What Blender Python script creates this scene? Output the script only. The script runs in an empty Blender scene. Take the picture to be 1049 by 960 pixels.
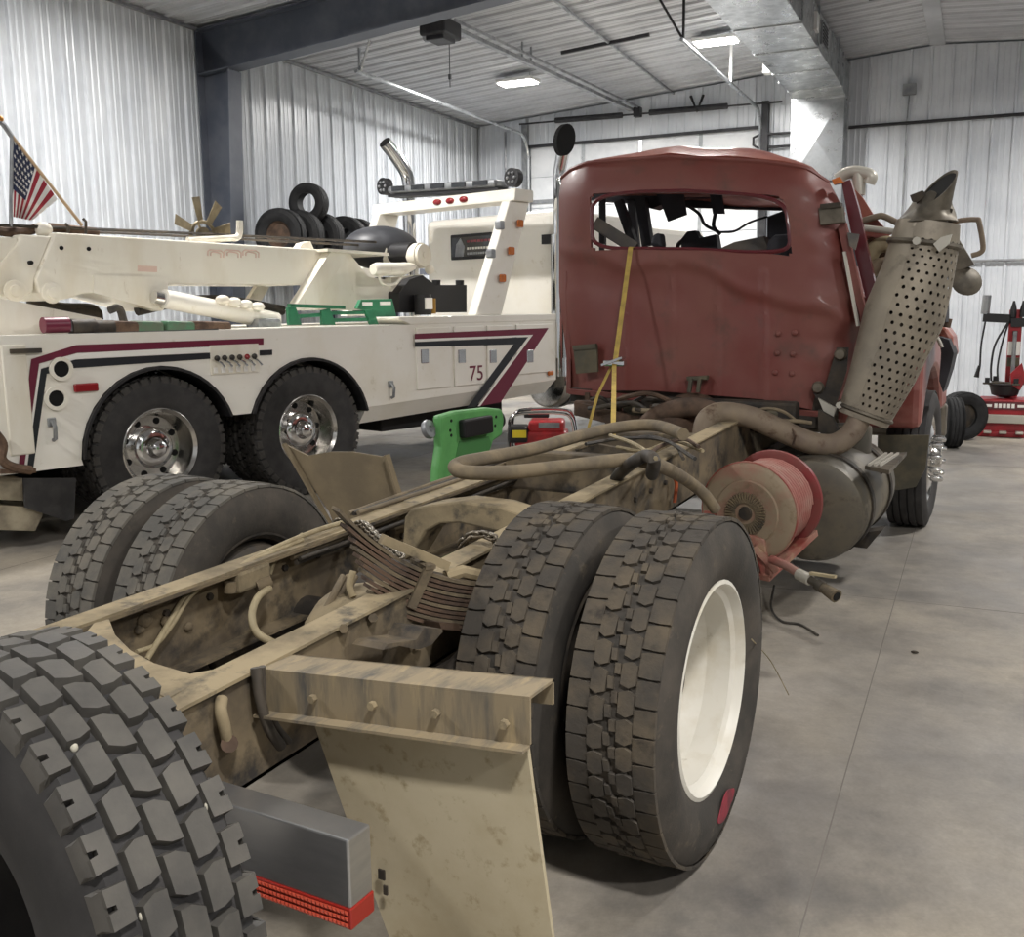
import bpy, bmesh, math, random
from mathutils import Vector as V, Matrix, noise as mnoise
random.seed(7)
S = bpy.context.scene
COL = S.collection
sin, cos, pi = math.sin, math.cos, math.pi

# ------------------------------------------------------------ camera (image taken as 1049 x 960)
FPX, YAW, PIT, ROL = 1020.42, 0.50629, 0.15992, -0.01202
CAM = V((1.90319, -2.57432, 1.53874))
PSI = 0.07049                                   # the building against the red truck
WPOS, WPSI = V((-3.85985, 2.54454, 0)), -0.21269  # the white truck
_f = V((-sin(YAW)*cos(PIT), cos(YAW)*cos(PIT), -sin(PIT)))
_r0 = V((cos(YAW), sin(YAW), 0)); _u0 = _r0.cross(_f)
_r = cos(ROL)*_r0 + sin(ROL)*_u0
_u = -sin(ROL)*_r0 + cos(ROL)*_u0
cd = bpy.data.cameras.new('camera'); cam = bpy.data.objects.new('camera', cd); COL.objects.link(cam)
cd.sensor_fit = 'HORIZONTAL'; cd.sensor_width = 36.0; cd.lens = FPX*36/1049; cd.clip_start = 0.05; cd.clip_end = 200
m = Matrix((( _r.x, _u.x, -_f.x, CAM.x), (_r.y, _u.y, -_f.y, CAM.y), (_r.z, _u.z, -_f.z, CAM.z), (0, 0, 0, 1)))
cam.matrix_world = m
S.camera = cam
S.view_settings.view_transform = 'Standard'; S.view_settings.look = 'None'
S.view_settings.gamma = 1.0; S.view_settings.use_curve_mapping = False
S.view_settings.exposure = 0.38
w = bpy.data.worlds.new('world'); S.world = w; w.use_nodes = True
w.node_tree.nodes['Background'].inputs[0].default_value = (0.75, 0.8, 0.9, 1)
w.node_tree.nodes['Background'].inputs[1].default_value = 0.25
LAMP_W = 185.0

# ------------------------------------------------------------ pixel -> point on a known plane
def ray(x, y): return _f + _r*((x-524.5)/FPX) - _u*((y-480)/FPX)
def _hit(o, d, ax, v): return o + d*((v-o[ax])/d[ax])
def P(x, y, **k):
    (a, v), = k.items(); return _hit(CAM, ray(x, y), 'XYZ'.index(a), v)
def toB(q):
    c, s = cos(PSI), sin(PSI); return V((c*q.x+s*q.y, -s*q.x+c*q.y, q.z))
def toW(q):
    c, s = cos(PSI), sin(PSI); return V((c*q[0]-s*q[1], s*q[0]+c*q[1], q[2]))
def PB(x, y, **k):
    (a, v), = k.items(); return _hit(toB(CAM), toB(ray(x, y)), 'XYZ'.index(a), v)
def _tw(q):
    c, s = cos(WPSI), sin(WPSI); return V((c*q.x+s*q.y, -s*q.x+c*q.y, q.z))
def PW(x, y, **k):
    (a, v), = k.items(); return _hit(_tw(CAM-WPOS), _tw(ray(x, y)), 'XYZ'.index(a), v)

# ------------------------------------------------------------ mesh builder
def perp(d):
    d = V(d).normalized(); a = V((0, 0, 1)) if abs(d.z) < .9 else V((1, 0, 0))
    x = d.cross(a).normalized(); return x, d.cross(x).normalized()
def lerp(a, b, t): return a+(b-a)*t
def smooth_path(pts, n=6):
    """Catmull-Rom through pts"""
    pts = [V(q) for q in pts]
    if len(pts) < 3: return pts
    out = []
    ext = [2*pts[0]-pts[1]] + pts + [2*pts[-1]-pts[-2]]
    for i in range(1, len(ext)-2):
        a, b, c, d = ext[i-1:i+3]
        for k in range(n):
            t = k/n
            out.append(0.5*((2*b)+(c-a)*t+(2*a-5*b+4*c-d)*t*t+(3*b-a-3*c+d)*t**3))
    out.append(pts[-1]); return out
class MB:
    def __init__(s): s.v = []; s.f = []; s.sm = []
    def add(s, vs, fs, smooth=False):
        o = len(s.v); s.v += [tuple(q) for q in vs]; s.f += [tuple(i+o for i in f) for f in fs]; s.sm += [smooth]*len(fs); return s
    def box(s, c, d, R=None, rz=0):
        c = V(c); h = V(d)/2
        if R is None: R = Matrix.Rotation(rz, 3, 'Z')
        vs = [c + R @ V((sx*h.x, sy*h.y, sz*h.z)) for sz in (-1, 1) for sy in (-1, 1) for sx in (-1, 1)]
        return s.add(vs, [(0, 2, 3, 1), (4, 5, 7, 6), (0, 1, 5, 4), (2, 6, 7, 3), (0, 4, 6, 2), (1, 3, 7, 5)])
    def bar(s, a, b, w, h, up=(0, 0, 1)):
        a, b = V(a), V(b); d = (b-a).normalized(); up = V(up)
        x = d.cross(up); x = perp(d)[0] if x.length < 1e-4 else x.normalized()
        z = x.cross(d).normalized()
        vs = [q + x*sx*w/2 + z*sz*h/2 for q in (a, b) for sz in (-1, 1) for sx in (-1, 1)]
        return s.add(vs, [(0, 1, 3, 2), (4, 6, 7, 5), (0, 4, 5, 1), (2, 3, 7, 6), (0, 2, 6, 4), (1, 5, 7, 3)])
    def prism(s, poly, ext):
        poly = [V(q) for q in poly]; ext = V(ext); n = len(poly)
        vs = poly + [q+ext for q in poly]
        return s.add(vs, [tuple(range(n))[::-1], tuple(range(n, 2*n))] + [(i, (i+1) % n, n+(i+1) % n, n+i) for i in range(n)])
    def tube(s, path, r, n=8, caps=True, smooth=True, closed=False):
        path = [V(q) for q in path]; N = len(path); rr = r if isinstance(r, (list, tuple)) else [r]*N
        d0 = (path[1]-path[0]).normalized(); x, y = perp(d0); vs = []
        for i, q in enumerate(path):
            d = (path[min(i+1, N-1)]-path[max(i-1, 0)])
            d = d.normalized() if d.length > 1e-9 else d0
            x = (x - d*x.dot(d)); x = x.normalized() if x.length > 1e-6 else perp(d)[0]
            y = d.cross(x)
            vs += [q + (x*cos(2*pi*k/n)+y*sin(2*pi*k/n))*rr[i] for k in range(n)]
        fs = [(i*n+k, i*n+(k+1) % n, (i+1)*n+(k+1) % n, (i+1)*n+k) for i in range(N-1) for k in range(n)]
        if closed: fs += [((N-1)*n+k, (N-1)*n+(k+1) % n, (k+1) % n, k) for k in range(n)]
        s.add(vs, fs, smooth)
        if caps and not closed:
            o = len(s.v)-len(vs)
            s.f += [tuple(o+k for k in range(n))[::-1], tuple(o+(N-1)*n+k for k in range(n))]; s.sm += [False, False]
        return s
    def cyl(s, a, b, r, n=20, r2=None): return s.tube([a, b], [r, r if r2 is None else r2], n, smooth=True)
    def lathe(s, prof, c=(0, 0, 0), axis=(1, 0, 0), n=32, closed=False, sharp=None, arc=None):
        """prof: (radius, height along axis)"""
        c = V(c); ax = V(axis).normalized(); x, y = perp(ax); m_ = len(prof); vs = []
        full = arc is None; a0, a1 = arc or (0, 2*pi); nn = n if full else n+1
        for k in range(nn):
            a = a0+(a1-a0)*k/n; dr = x*cos(a)+y*sin(a)
            vs += [c + ax*h + dr*r for r, h in prof]
        fs = []
        for k in range(n):
            k2 = (k+1) % nn
            for i in range(m_ if closed else m_-1):
                j = (i+1) % m_
                fs.append((k*m_+i, k*m_+j, k2*m_+j, k2*m_+i))
        return s.add(vs, fs, True)
    def sphere(s, c, r, n=10, sq=(1, 1, 1)):
        c = V(c); vs = []; fs = []
        for i in range(n+1):
            for k in range(2*n):
                a = pi*i/n; b = pi*k/n
                vs.append(c+V((r*sq[0]*sin(a)*cos(b), r*sq[1]*sin(a)*sin(b), r*sq[2]*cos(a))))
        for i in range(n):
            for k in range(2*n):
                k2 = (k+1) % (2*n); fs.append((i*2*n+k, (i+1)*2*n+k, (i+1)*2*n+k2, i*2*n+k2))
        return s.add(vs, fs, True)
    def grid(s, fn, nu, nv, skip=None, smooth=True):
        vs = [fn(i/nu, j/nv) for j in range(nv+1) for i in range(nu+1)]
        fs = [(j*(nu+1)+i, j*(nu+1)+i+1, (j+1)*(nu+1)+i+1, (j+1)*(nu+1)+i) for j in range(nv) for i in range(nu) if not (skip and skip(i, j))]
        return s.add(vs, fs, smooth)
    def mesh(s, name):
        me = bpy.data.meshes.new(name); me.from_pydata(s.v, [], s.f)
        me.polygons.foreach_set('use_smooth', s.sm); me.update(); return me
    def build(s, name, mat, parent=None, bevel=0, solid=0, auto=40, sub=0, weld=False):
        me = s.mesh(name)
        if weld:
            bm = bmesh.new(); bm.from_mesh(me); bmesh.ops.remove_doubles(bm, verts=bm.verts, dist=.0006); bmesh.ops.recalc_face_normals(bm, faces=bm.faces); bm.to_mesh(me); bm.free(); me.update()
        o = bpy.data.objects.new(name, me); COL.objects.link(o)
        mats = mat if isinstance(mat, (list, tuple)) else [mat]
        for q in mats: me.materials.append(q)
        if parent is not None: o.parent = parent
        if solid:
            md = o.modifiers.new('solid', 'SOLIDIFY'); md.thickness = solid; md.offset = 0
            if any(s.sm):
                md = o.modifiers.new('split', 'EDGE_SPLIT'); md.split_angle = math.radians(50); md.use_edge_sharp = False
        if bevel:
            md = o.modifiers.new('bevel', 'BEVEL'); md.width = bevel; md.segments = 2; md.limit_method = 'ANGLE'; md.angle_limit = math.radians(35)
        if sub:
            md = o.modifiers.new('sub', 'SUBSURF'); md.levels = sub; md.render_levels = sub
        if any(s.sm) and auto: me.set_sharp_from_angle(angle=math.radians(auto))
        return o
def root(name, loc=(0, 0, 0), rz=0, label=None, cat=None, group=None, kind=None):
    o = bpy.data.objects.new(name, None); COL.objects.link(o); o.location = loc; o.rotation_euler = (0, 0, rz); o.empty_display_size = .1
    return tag(o, label, cat, group, kind)
def tag(o, label=None, cat=None, group=None, kind=None):
    if label: o['label'] = label
    if cat: o['category'] = cat
    if group: o['group'] = group
    if kind: o['kind'] = kind
    return o
def inst(src, parent=None, loc=None, rot=None, name=None):
    o = src.copy(); COL.objects.link(o); o.parent = parent
    if loc is not None: o.location = loc
    if rot is not None: o.rotation_euler = rot
    return o

# ------------------------------------------------------------ materials
def M(name, col, rough=.5, metal=0.0, col2=None, scale=4, lo=.42, hi=.62, bump=0.0, bscale=40, col3=None, scale3=12, lo3=.55, hi3=.68, rvar=.1, emit=None, estr=0, stretch=None, trans=0, alpha=1, spec=.5, coat=0, spd=0.02):
    m = bpy.data.materials.new(name); m.use_nodes = True; nt = m.node_tree; N = nt.nodes; L = nt.links
    b = N['Principled BSDF']
    def c4(c): return (c[0], c[1], c[2], 1)
    b.inputs['Base Color'].default_value = c4(col); b.inputs['Roughness'].default_value = rough
    b.inputs['Metallic'].default_value = metal; b.inputs['Specular IOR Level'].default_value = spec
    if coat: b.inputs['Coat Weight'].default_value = coat; b.inputs['Coat Roughness'].default_value = .15
    if trans: b.inputs['Transmission Weight'].default_value = trans
    if alpha < 1: b.inputs['Alpha'].default_value = alpha
    if emit: b.inputs['Emission Color'].default_value = c4(emit); b.inputs['Emission Strength'].default_value = estr
    tc = N.new('ShaderNodeTexCoord'); mp = N.new('ShaderNodeMapping'); L.new(tc.outputs['Object'], mp.inputs[0])
    if stretch: mp.inputs['Scale'].default_value = stretch
    def nz(sc, det=6, ro=.6):
        n = N.new('ShaderNodeTexNoise'); n.inputs['Scale'].default_value = sc; n.inputs['Detail'].default_value = det; n.inputs['Roughness'].default_value = ro
        L.new(mp.outputs[0], n.inputs['Vector']); return n.outputs['Fac']
    def ramp(fac, a, b_):
        r = N.new('ShaderNodeMapRange'); r.inputs['From Min'].default_value = a; r.inputs['From Max'].default_value = b_
        L.new(fac, r.inputs['Value']); return r.outputs['Result']
    cur = None
    def mix(fac, c, prev):
        x = N.new('ShaderNodeMix'); x.data_type = 'RGBA'; L.new(fac, x.inputs['Factor'])
        if prev is None: x.inputs['A'].default_value = c4(col)
        else: L.new(prev, x.inputs['A'])
        x.inputs['B'].default_value = c4(c); return x.outputs['Result']
    if col2:
        f2 = ramp(nz(scale), lo, hi); cur = mix(f2, col2, cur)
        if rvar:
            q = N.new('ShaderNodeMapRange'); q.inputs['To Min'].default_value = max(0, rough-rvar*.3); q.inputs['To Max'].default_value = min(1, rough+rvar)
            L.new(f2, q.inputs['Value']); L.new(q.outputs['Result'], b.inputs['Roughness'])
    if col3: cur = mix(ramp(nz(scale3, 8, .65), lo3, hi3), col3, cur)
    if cur is not None: L.new(cur, b.inputs['Base Color'])
    if bump:
        bp = N.new('ShaderNodeBump'); bp.inputs['Strength'].default_value = bump; bp.inputs['Distance'].default_value = spd
        L.new(nz(bscale, 5), bp.inputs['Height']); L.new(bp.outputs[0], b.inputs['Normal'])
    return m
def C(h):
    """sRGB hex -> linear"""
    h = h.lstrip('#'); o = []
    for i in (0, 2, 4):
        c = int(h[i:i+2], 16)/255; o.append(c/12.92 if c <= .04045 else ((c+.055)/1.055)**2.4)
    return tuple(o)
MT = {}
MT['wall'] = M('wall_steel', C('#d3d7dc'), .33, 0, C('#bcc1c8'), .8, .45, .7, bump=.03, bscale=3)
MT['wallback'] = M('wall_backing', C('#b4b7ba'), .6)
MT['ceil'] = M('ceiling_steel', C('#b9bbbf'), .4, 0, C('#a5a7ab'), .7)
MT['beam'] = M('beam_paint', C('#454a55'), .45, 0, C('#565a63'), 2.5)
MT['galv'] = M('galvanised', C('#c3c6c8'), .3, .85, C('#9fa3a6'), 5, .4, .65, bump=.05, bscale=6)
MT['galvdull'] = M('galvanised_dull', C('#a3a5a6'), .45, .7, C('#84868a'), 5)
MT['blacksteel'] = M('black_steel', C('#26262a'), .5, .2, C('#38383a'), 10)
MT['doorwhite'] = M('door_white', C('#e6e8ea'), .4, 0, C('#d4d7da'), 1.5)
MT['lamp'] = M('lamp_lens', (1, 1, 1), .4, emit=(1, .97, .92), estr=22)
MT['white'] = M('white_plastic', C('#e0e0de'), .45)
# polished, stained concrete
def concrete():
    m = M('concrete', C('#7d7a77'), .38, 0, C('#9c9384'), .45, .34, .62, bump=.05, bscale=9, col3=C('#63605d'), scale3=1.1, lo3=.47, hi3=.72, rvar=.22, spd=.01)
    nt = m.node_tree; N = nt.nodes; L = nt.links; b = N['Principled BSDF']; src = b.inputs['Base Color'].links[0].from_socket
    mp = next(n for n in N if n.type == 'MAPPING')
    for sc, lo_, hi_ in ((14, .86, 1.1), (70, .9, 1.08), (3.2, .88, 1.1)):
        n = N.new('ShaderNodeTexNoise'); n.inputs['Scale'].default_value = sc; n.inputs['Detail'].default_value = 8; n.inputs['Roughness'].default_value = .7; L.new(mp.outputs[0], n.inputs['Vector'])
        r = N.new('ShaderNodeMapRange'); r.inputs['From Min'].default_value = .3; r.inputs['From Max'].default_value = .7; r.inputs['To Min'].default_value = lo_; r.inputs['To Max'].default_value = hi_; L.new(n.outputs['Fac'], r.inputs['Value'])
        x = N.new('ShaderNodeMix'); x.data_type = 'RGBA'; x.blend_type = 'MULTIPLY'; x.inputs['Factor'].default_value = 1; L.new(src, x.inputs['A']); L.new(r.outputs['Result'], x.inputs['B']); src = x.outputs['Result']
    L.new(src, b.inputs['Base Color'])
    return m
MT['conc'] = concrete()
MT['joint'] = M('joint_dirt', C('#716c66'), .9)
# ============================================================ BUILDING
XL, XRG, XRT, YB, YF = -7.15, .9, 8.95, 15.0, -8.0
ZE, ZR = 4.95, 5.52
def roofz(x): return ZE+(ZR-ZE)*(1-abs(x-XRG)/(XRG-XL))
def bobj(o): o.rotation_euler = (0, 0, PSI); return o
def struct(mb, name, mat, **k):
    o = bobj(mb.build(name, mat, **k)); o['kind'] = 'structure'; return o
floor = struct(MB().box(((XL+XRT)/2, (YB+YF)/2, -.1), (XRT-XL+.4, YB-YF+.4, .2)), 'floor', MT['conc'])
for q0, q1 in (((1.40, YF), (1.40, YB)), ((-3.6, YF), (-3.6, YB)), ((6.4, YF), (6.4, YB)), ((XL, 2.72), (XRT, 2.72)), ((XL, -2.3), (XRT, -2.3)), ((XL, 7.7), (XRT, 7.7)), ((XL, 12.6), (XRT, 12.6))):
    MB().bar((q0[0], q0[1], -.0008), (q1[0], q1[1], -.0008), .004, .003).build('control_joint', MT['joint'], floor)

PW_ = .9144
def rib_profile(wd):
    """(across, proud) of one ribbed sheet, ribs every 0.3 m, small stiffeners between"""
    pts = []
    for k in range(3):
        o = k*wd/3
        pts += [(o, .0), (o+.022, .0), (o+.037, .028), (o+.062, .028), (o+.077, 0), (o+.135, 0), (o+.145, .006), (o+.16, .006), (o+.17, 0), (o+.22, 0), (o+.23, .006), (o+.245, .006), (o+.255, 0)]
    pts.append((wd, 0)); return pts
def panel_mesh(name, fn, prof, ends):
    """fn(across, proud, end)"""
    mb = MB(); n = len(prof)
    vs = [fn(a, h, 0) for a, h in prof] + [fn(a, h, 1) for a, h in prof]
    mb.add(vs, [(i, i+1, n+i+1, n+i) for i in range(n-1)]); return mb
prof = rib_profile(PW_)
# left wall
wl = struct(MB().box((XL-.12, (YB+YF)/2, ZE/2), (.2, YB-YF+.4, ZE)), 'wall_left', MT['wallback'])
me = panel_mesh('wall_panel', lambda a, h, e: (XL-.02+h, a, e*(ZE-.01)), prof, 0).mesh('wall_panel'); me.materials.append(MT['wall'])
n = int((YB-YF)/PW_)+1
for i in range(n):
    o = bpy.data.objects.new('wall_panel', me); COL.objects.link(o); o.parent = wl; o.location = (0, YB-(i+1)*PW_, 0)
# right and rear walls (beside and behind the camera)
wr_ = struct(MB().box((XRT+.12, (YB+YF)/2, ZE/2), (.2, YB-YF+.4, ZE)), 'wall_right', MT['wallback'])
me = panel_mesh('wall_panel', lambda a, h, e: (XRT+.02-h, a, e*(ZE-.01)), prof, 0).mesh('wall_panel'); me.materials.append(MT['wall'])
for i in range(n):
    o = bpy.data.objects.new('wall_panel', me); COL.objects.link(o); o.parent = wr_; o.location = (0, YB-(i+1)*PW_, 0)
g = lambda y, d: MB().prism([(XL-.2, y, 0), (XRT+.2, y, 0), (XRT+.2, y, ZE), (XRG, y, ZR), (XL-.2, y, ZE)], (0, d, 0))
wf_ = struct(g(YF-.1, -.2), 'wall_rear', MT['wall'])
# back wall with the overhead door opening
DX0, DX1, DZ = -6.12, -1.74, 4.48
wb = struct(MB().prism([(XL-.2, YB+.02, 0), (DX0, YB+.02, 0), (DX0, YB+.02, DZ), (DX1, YB+.02, DZ), (DX1, YB+.02, 0), (XRT+.2, YB+.02, 0), (XRT+.2, YB+.02, ZE), (XRG, YB+.02, ZR), (XL-.2, YB+.02, ZE)], (0, .2, 0)), 'wall_back', MT['wallback'])
x = XL
while x < XRT-.01:
    wd = min(PW_, XRT-x); cuts = [x, x+wd]
    for c_ in (DX0, DX1):
        if x < c_ < x+wd: cuts.insert(1, c_)
    for a0, a1 in zip(cuts[:-1], cuts[1:]):
        pr_ = [q for q in [(a+x, h) for a, h in prof] if a0-1e-6 <= q[0] <= a1+1e-6]
        if len(pr_) < 2: continue
        z0 = DZ if DX0-.01 <= (a0+a1)/2 <= DX1+.01 else 0
        vs = [(a, YB-h, z0) for a, h in pr_]+[(a, YB-h, roofz(a)-.005) for a, h in pr_]; k = len(pr_)
        MB().add(vs, [(i, i+1, k+i+1, k+i) for i in range(k-1)]).build('wall_panel', MT['wall'], wb)
    x += wd
# ceiling : ribbed liner sheets from eave to ridge
cl = struct(MB().prism([(XL-.2, YF-.3, ZE+.03), (XRG, YF-.3, ZR+.03), (XRT+.2, YF-.3, ZE+.03), (XRT+.2, YF-.3, ZE+.2), (XRG, YF-.3, ZR+.2), (XL-.2, YF-.3, ZE+.2)], (0, YB-YF+.6, 0)), 'ceiling', MT['wallback'])
for sgn in (0, 1):
    xe = XL if sgn == 0 else XRT
    mb = panel_mesh('ceiling_panel', lambda a, h, e: (xe if e == 0 else XRG, a, (ZE if e == 0 else ZR)-h+.02), prof, 0)
    me = mb.mesh('ceiling_panel'); me.materials.append(MT['ceil'])
    for i in range(n):
        o = bpy.data.objects.new('ceiling_panel', me); COL.objects.link(o); o.parent = cl; o.location = (0, YB-(i+1)*PW_, 0)
MB().bar((XRG, YF, ZR-.01), (XRG, YB, ZR-.01), .22, .02).build('ridge_trim', MT['ceil'], cl)
MB().box((XL+.03, (YB+YF)/2, ZE-.02), (.05, YB-YF, .035)).build('eave_trim', MT['galvdull'], wl)

# steel portal frame
def portal(y, name, i):
    t = root(name, (0, 0, 0), PSI, kind='structure')
    def ibeam(pts, wid, nm):  # pts: list of (outer, inner) in xz
        mb = MB(); a = [V((p_[0][0], y, p_[0][1])) for p_ in pts]; b = [V((p_[1][0], y, p_[1][1])) for p_ in pts]
        for k in range(len(pts)-1):
            mb.prism([a[k]+V((0, wid/2-.006, 0)), a[k+1]+V((0, wid/2-.006, 0)), b[k+1]+V((0, wid/2-.006, 0)), b[k]+V((0, wid/2-.006, 0))], (0, .012, 0))
            for s_ in (a, b):
                mb.bar(s_[k]+V((0, wid/2, 0)), s_[k+1]+V((0, wid/2, 0)), wid, .016, up=(b[k]-a[k]))
        return mb.build(nm, MT['beam'], t)
    ibeam([((XL+.03, 0), (XL+.3, 0)), ((XL+.03, ZE-.05), (XL+.5, 4.42))], .24, 'column')
    ibeam([((XL+.03, ZE-.04), (XL+.03, 4.40)), ((XRG, ZR-.03), (XRG, ZR-.42))], .24, 'rafter')
    ibeam([((XRT-.03, 0), (XRT-.3, 0)), ((XRT-.03, ZE-.05), (XRT-.5, 4.42))], .24, 'column')
    ibeam([((XRT-.03, ZE-.04), (XRT-.03, 4.40)), ((XRG, ZR-.03), (XRG, ZR-.42))], .24, 'rafter')
    return t
portal(7.3, 'trim_1', 0); portal(-.4, 'trim_2', 1)

# overhead door
dr = root('door_1', (0, 0, 0), PSI, kind='structure')
nsec = 8; hs = (DZ+.03)/nsec
for k in range(nsec):
    z0 = k*hs
    mb = MB(); mb.box(((DX0+DX1)/2, YB+.05, z0+hs/2), (DX1-DX0+.06, .05, hs-.012))
    for j in range(4):
        xx = DX0+(j+.5)*(DX1-DX0)/4
        mb.box((xx, YB+.021, z0+hs/2), ((DX1-DX0)/4-.12, .01, hs-.14))
    mb.build('door_section', MT['doorwhite'], dr)
for xx in (DX0+.03, DX0+1.1, (DX0+DX1)/2, DX1-1.1, DX1-.03):
    MB().box((xx, YB+.013, DZ/2), (.06, .014, DZ)).build('stile', MT['galv'], dr)
for zz in (1.2, 2.35, 3.5):
    MB().box(((DX0+DX1)/2, YB+.006, zz), (DX1-DX0, .02, .07)).build('strut', MT['galvdull'], dr)
MB().box((DX0-.03, YB-.06, 2.45), (.1, .1, 4.9)).build('door_jamb', MT['galvdull'], dr)
MB().box((DX1+.02, YB-.08, 2.45), (.11, .12, 4.9)).build('door_jamb', MT['blacksteel'], dr)
MB().box(((DX0+DX1)/2, YB-.03, DZ+.02), (DX1-DX0, .05, .05)).build('header_trim', MT['blacksteel'], dr)
# curved tracks hung from the roof
def track(x, zt, y_end, mat):
    pts = [(x, YB-.1, 2.0), (x, YB-.1, zt-.45)]
    for k in range(1, 7):
        a = k/6*pi/2; pts.append((x, YB-.1-.42*(1-cos(a)), zt-.45+.42*sin(a)))
    pts.append((x, y_end, zt-.03+.02))
    t = MB().tube(pts, .028, 6).build('door_track', mat, dr)
    return t
track(DX0+.05, 4.72, 9.2, MT['galv']); track(DX1-.05, 4.78, 9.9, MT['galv'])
MB().bar((DX0+.05, 9.3, 4.7), (DX0+.05, 9.3, roofz(DX0)), .03, .03).build('track_hanger', MT['galv'], dr)
MB().bar((DX0+.05, 9.3, 4.7), (DX0+.35, 9.1, roofz(DX0+.3)), .025, .025).build('track_hanger', MT['galv'], dr)
MB().bar((DX1-.05, 10.0, 4.76), (DX1-.05, 10.0, roofz(DX1)), .03, .03).build('track_hanger', MT['blacksteel'], dr)
MB().bar((DX1-.05, 10.0, 4.78), (DX1-.35, 9.85, roofz(DX1-.3)), .025, .025).build('track_hanger', MT['blacksteel'], dr)
MB().bar((DX1-.05, 12.6, 4.76), (DX1-.05, 12.6, roofz(DX1)), .035, .035).build('track_hanger', MT['white'], dr)
MB().cyl((DX0-.1, YB-.15, 4.9), (DX1+.3, YB-.15, 4.86), .016, 8).build('torsion_shaft', MT['blacksteel'], dr)
MB().cyl((-5.5, YB-.15, 4.905), (-4.22, YB-.15, 4.885), .05, 10).build('torsion_spring', MT['blacksteel'], dr)
MB().cyl((-3.72, YB-.15, 4.885), (-2.35, YB-.15, 4.87), .05, 10).build('torsion_spring', MT['blacksteel'], dr)
MB().box((-3.95, YB-.1, 4.92), (.12, .14, .16)).build('spring_bracket', MT['blacksteel'], dr)
# door operator on its rail
op = root('door_operator', toW((-4.3, 8.35, 4.8)), PSI, label='dark garage door operator hanging from the ceiling at the end of its long rail', cat='door opener')
MB().box((0, 0, .02), (.34, .46, .2)).build('motor_housing', MT['blacksteel'], op, bevel=.03)
MB().box((.02, -.04, -.1), (.24, .3, .06)).build('base_plate', MT['blacksteel'], op, bevel=.01)
MB().cyl((-.17, .1, .02), (-.27, .1, .02), .085, 16).build('motor', MT['galvdull'], op)
b0 = V((.02, .2, .1)); b1 = V((.25, 6.5, .16))
MB().bar(b0, b1, .075, .05).build('rail', MT['galvdull'], op)
MB().bar(b0+V((.12, -.1, .04)), b1+V((.12, 0, .04)), .02, .035).build('rail', MT['galvdull'], op)
for k in (-.12, .14): MB().bar((k, 0, .1), (k, 0, .34), .03, .03).build('hanger', MT['galvdull'], op)
for yy in (2.2, 2.5): MB().bar((.08, yy, .12), (.08, yy, .38), .025, .025).build('hanger', MT['galvdull'], op)
MB().tube([(.06, .1, -.1), (.06, .1, -.62)], .006, 5).build('pull_cord', MT['blacksteel'], op)
MB().box((.06, .1, -.5), (.03, .03, .06)).build('cord_handle', MT['blacksteel'], op)
# conduit on the ceiling
for (xa, ya, xb, yb, lab) in ((-3.1, 8.3, -3.3, 14.9, 'thin grey conduit run along the ceiling towards the overhead door'),):
    o = MB().tube([(xa, ya, roofz(xa)-.05), (xb, yb, roofz(xb)-.05)], .022, 6).build('ceiling_conduit', MT['galvdull']); bobj(o); tag(o, lab, 'conduit')
for k, (x0, y0, x1, lab) in enumerate(((-3.9, 11.2, -2.6, 'short dark strut across the ceiling near the lit lamp'), (-2.2, 9.4, -1.2, 'short dark strut on the ceiling just left of the duct'), (.1, 10.2, 1.3, 'longer dark strut on the ceiling to the right of the duct'), (.2, 11.6, 1.3, 'shorter dark strut on the ceiling to the right of the duct'))):
    o = MB().bar((x0, y0, roofz(x0)-.06), (x1, y0, roofz(x1)-.06), .045, .045).build('ceiling_strut', MT['blacksteel']); bobj(o); tag(o, lab, 'strut')

# lamps
def lamp(x, y, label, seen=True):
    z = roofz(x)
    t = root('ceiling_lamp', toW((x, y, z-.03)), PSI, label=label, cat='lamp', group='LED lamps under the ceiling')
    MB().box((0, 0, -.08), (.62, .34, .05)).build('housing', MT['white'], t, bevel=.01)
    MB().box((0, 0, -.115), (.56, .28, .02)).build('lens', MT['lamp'], t)
    for k in (-.2, .2): MB().bar((k, 0, -.06), (k, 0, .03), .015, .015).build('hanger', MT['galv'], t)
    ld = bpy.data.lights.new('lamp_light', 'AREA'); ld.shape = 'RECTANGLE'; ld.size = .56; ld.size_y = .28; ld.energy = LAMP_W; ld.color = (1, .975, .945); ld.spread = math.radians(170)
    lo_ = bpy.data.objects.new('lamp_light', ld); COL.objects.link(lo_); lo_.parent = t; lo_.location = (0, 0, -.135)
for (x, y, lab) in ((-4.95, 12.0, 'bright LED ceiling lamp over the white truck cab, beside the door operator rail'), (-1.85, 11.9, 'bright LED ceiling lamp half hidden by the silver duct'),
                    (4.4, 12.0, 'LED ceiling lamp far right above the tyre changer corner'), (-4.7, 4.6, 'LED ceiling lamp above the white truck boom'), (-.6, 4.6, 'LED ceiling lamp above the red cab'), (4.4, 4.6, 'LED ceiling lamp above the bare floor right of the red truck'),
                    (-4.4, -2.6, 'LED ceiling lamp left behind the photographer'), (2.9, -3.0, 'LED ceiling lamp straight above the photographer'), (6.6, -3.0, 'LED ceiling lamp right behind the photographer')):
    lamp(x, y, lab)

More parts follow.
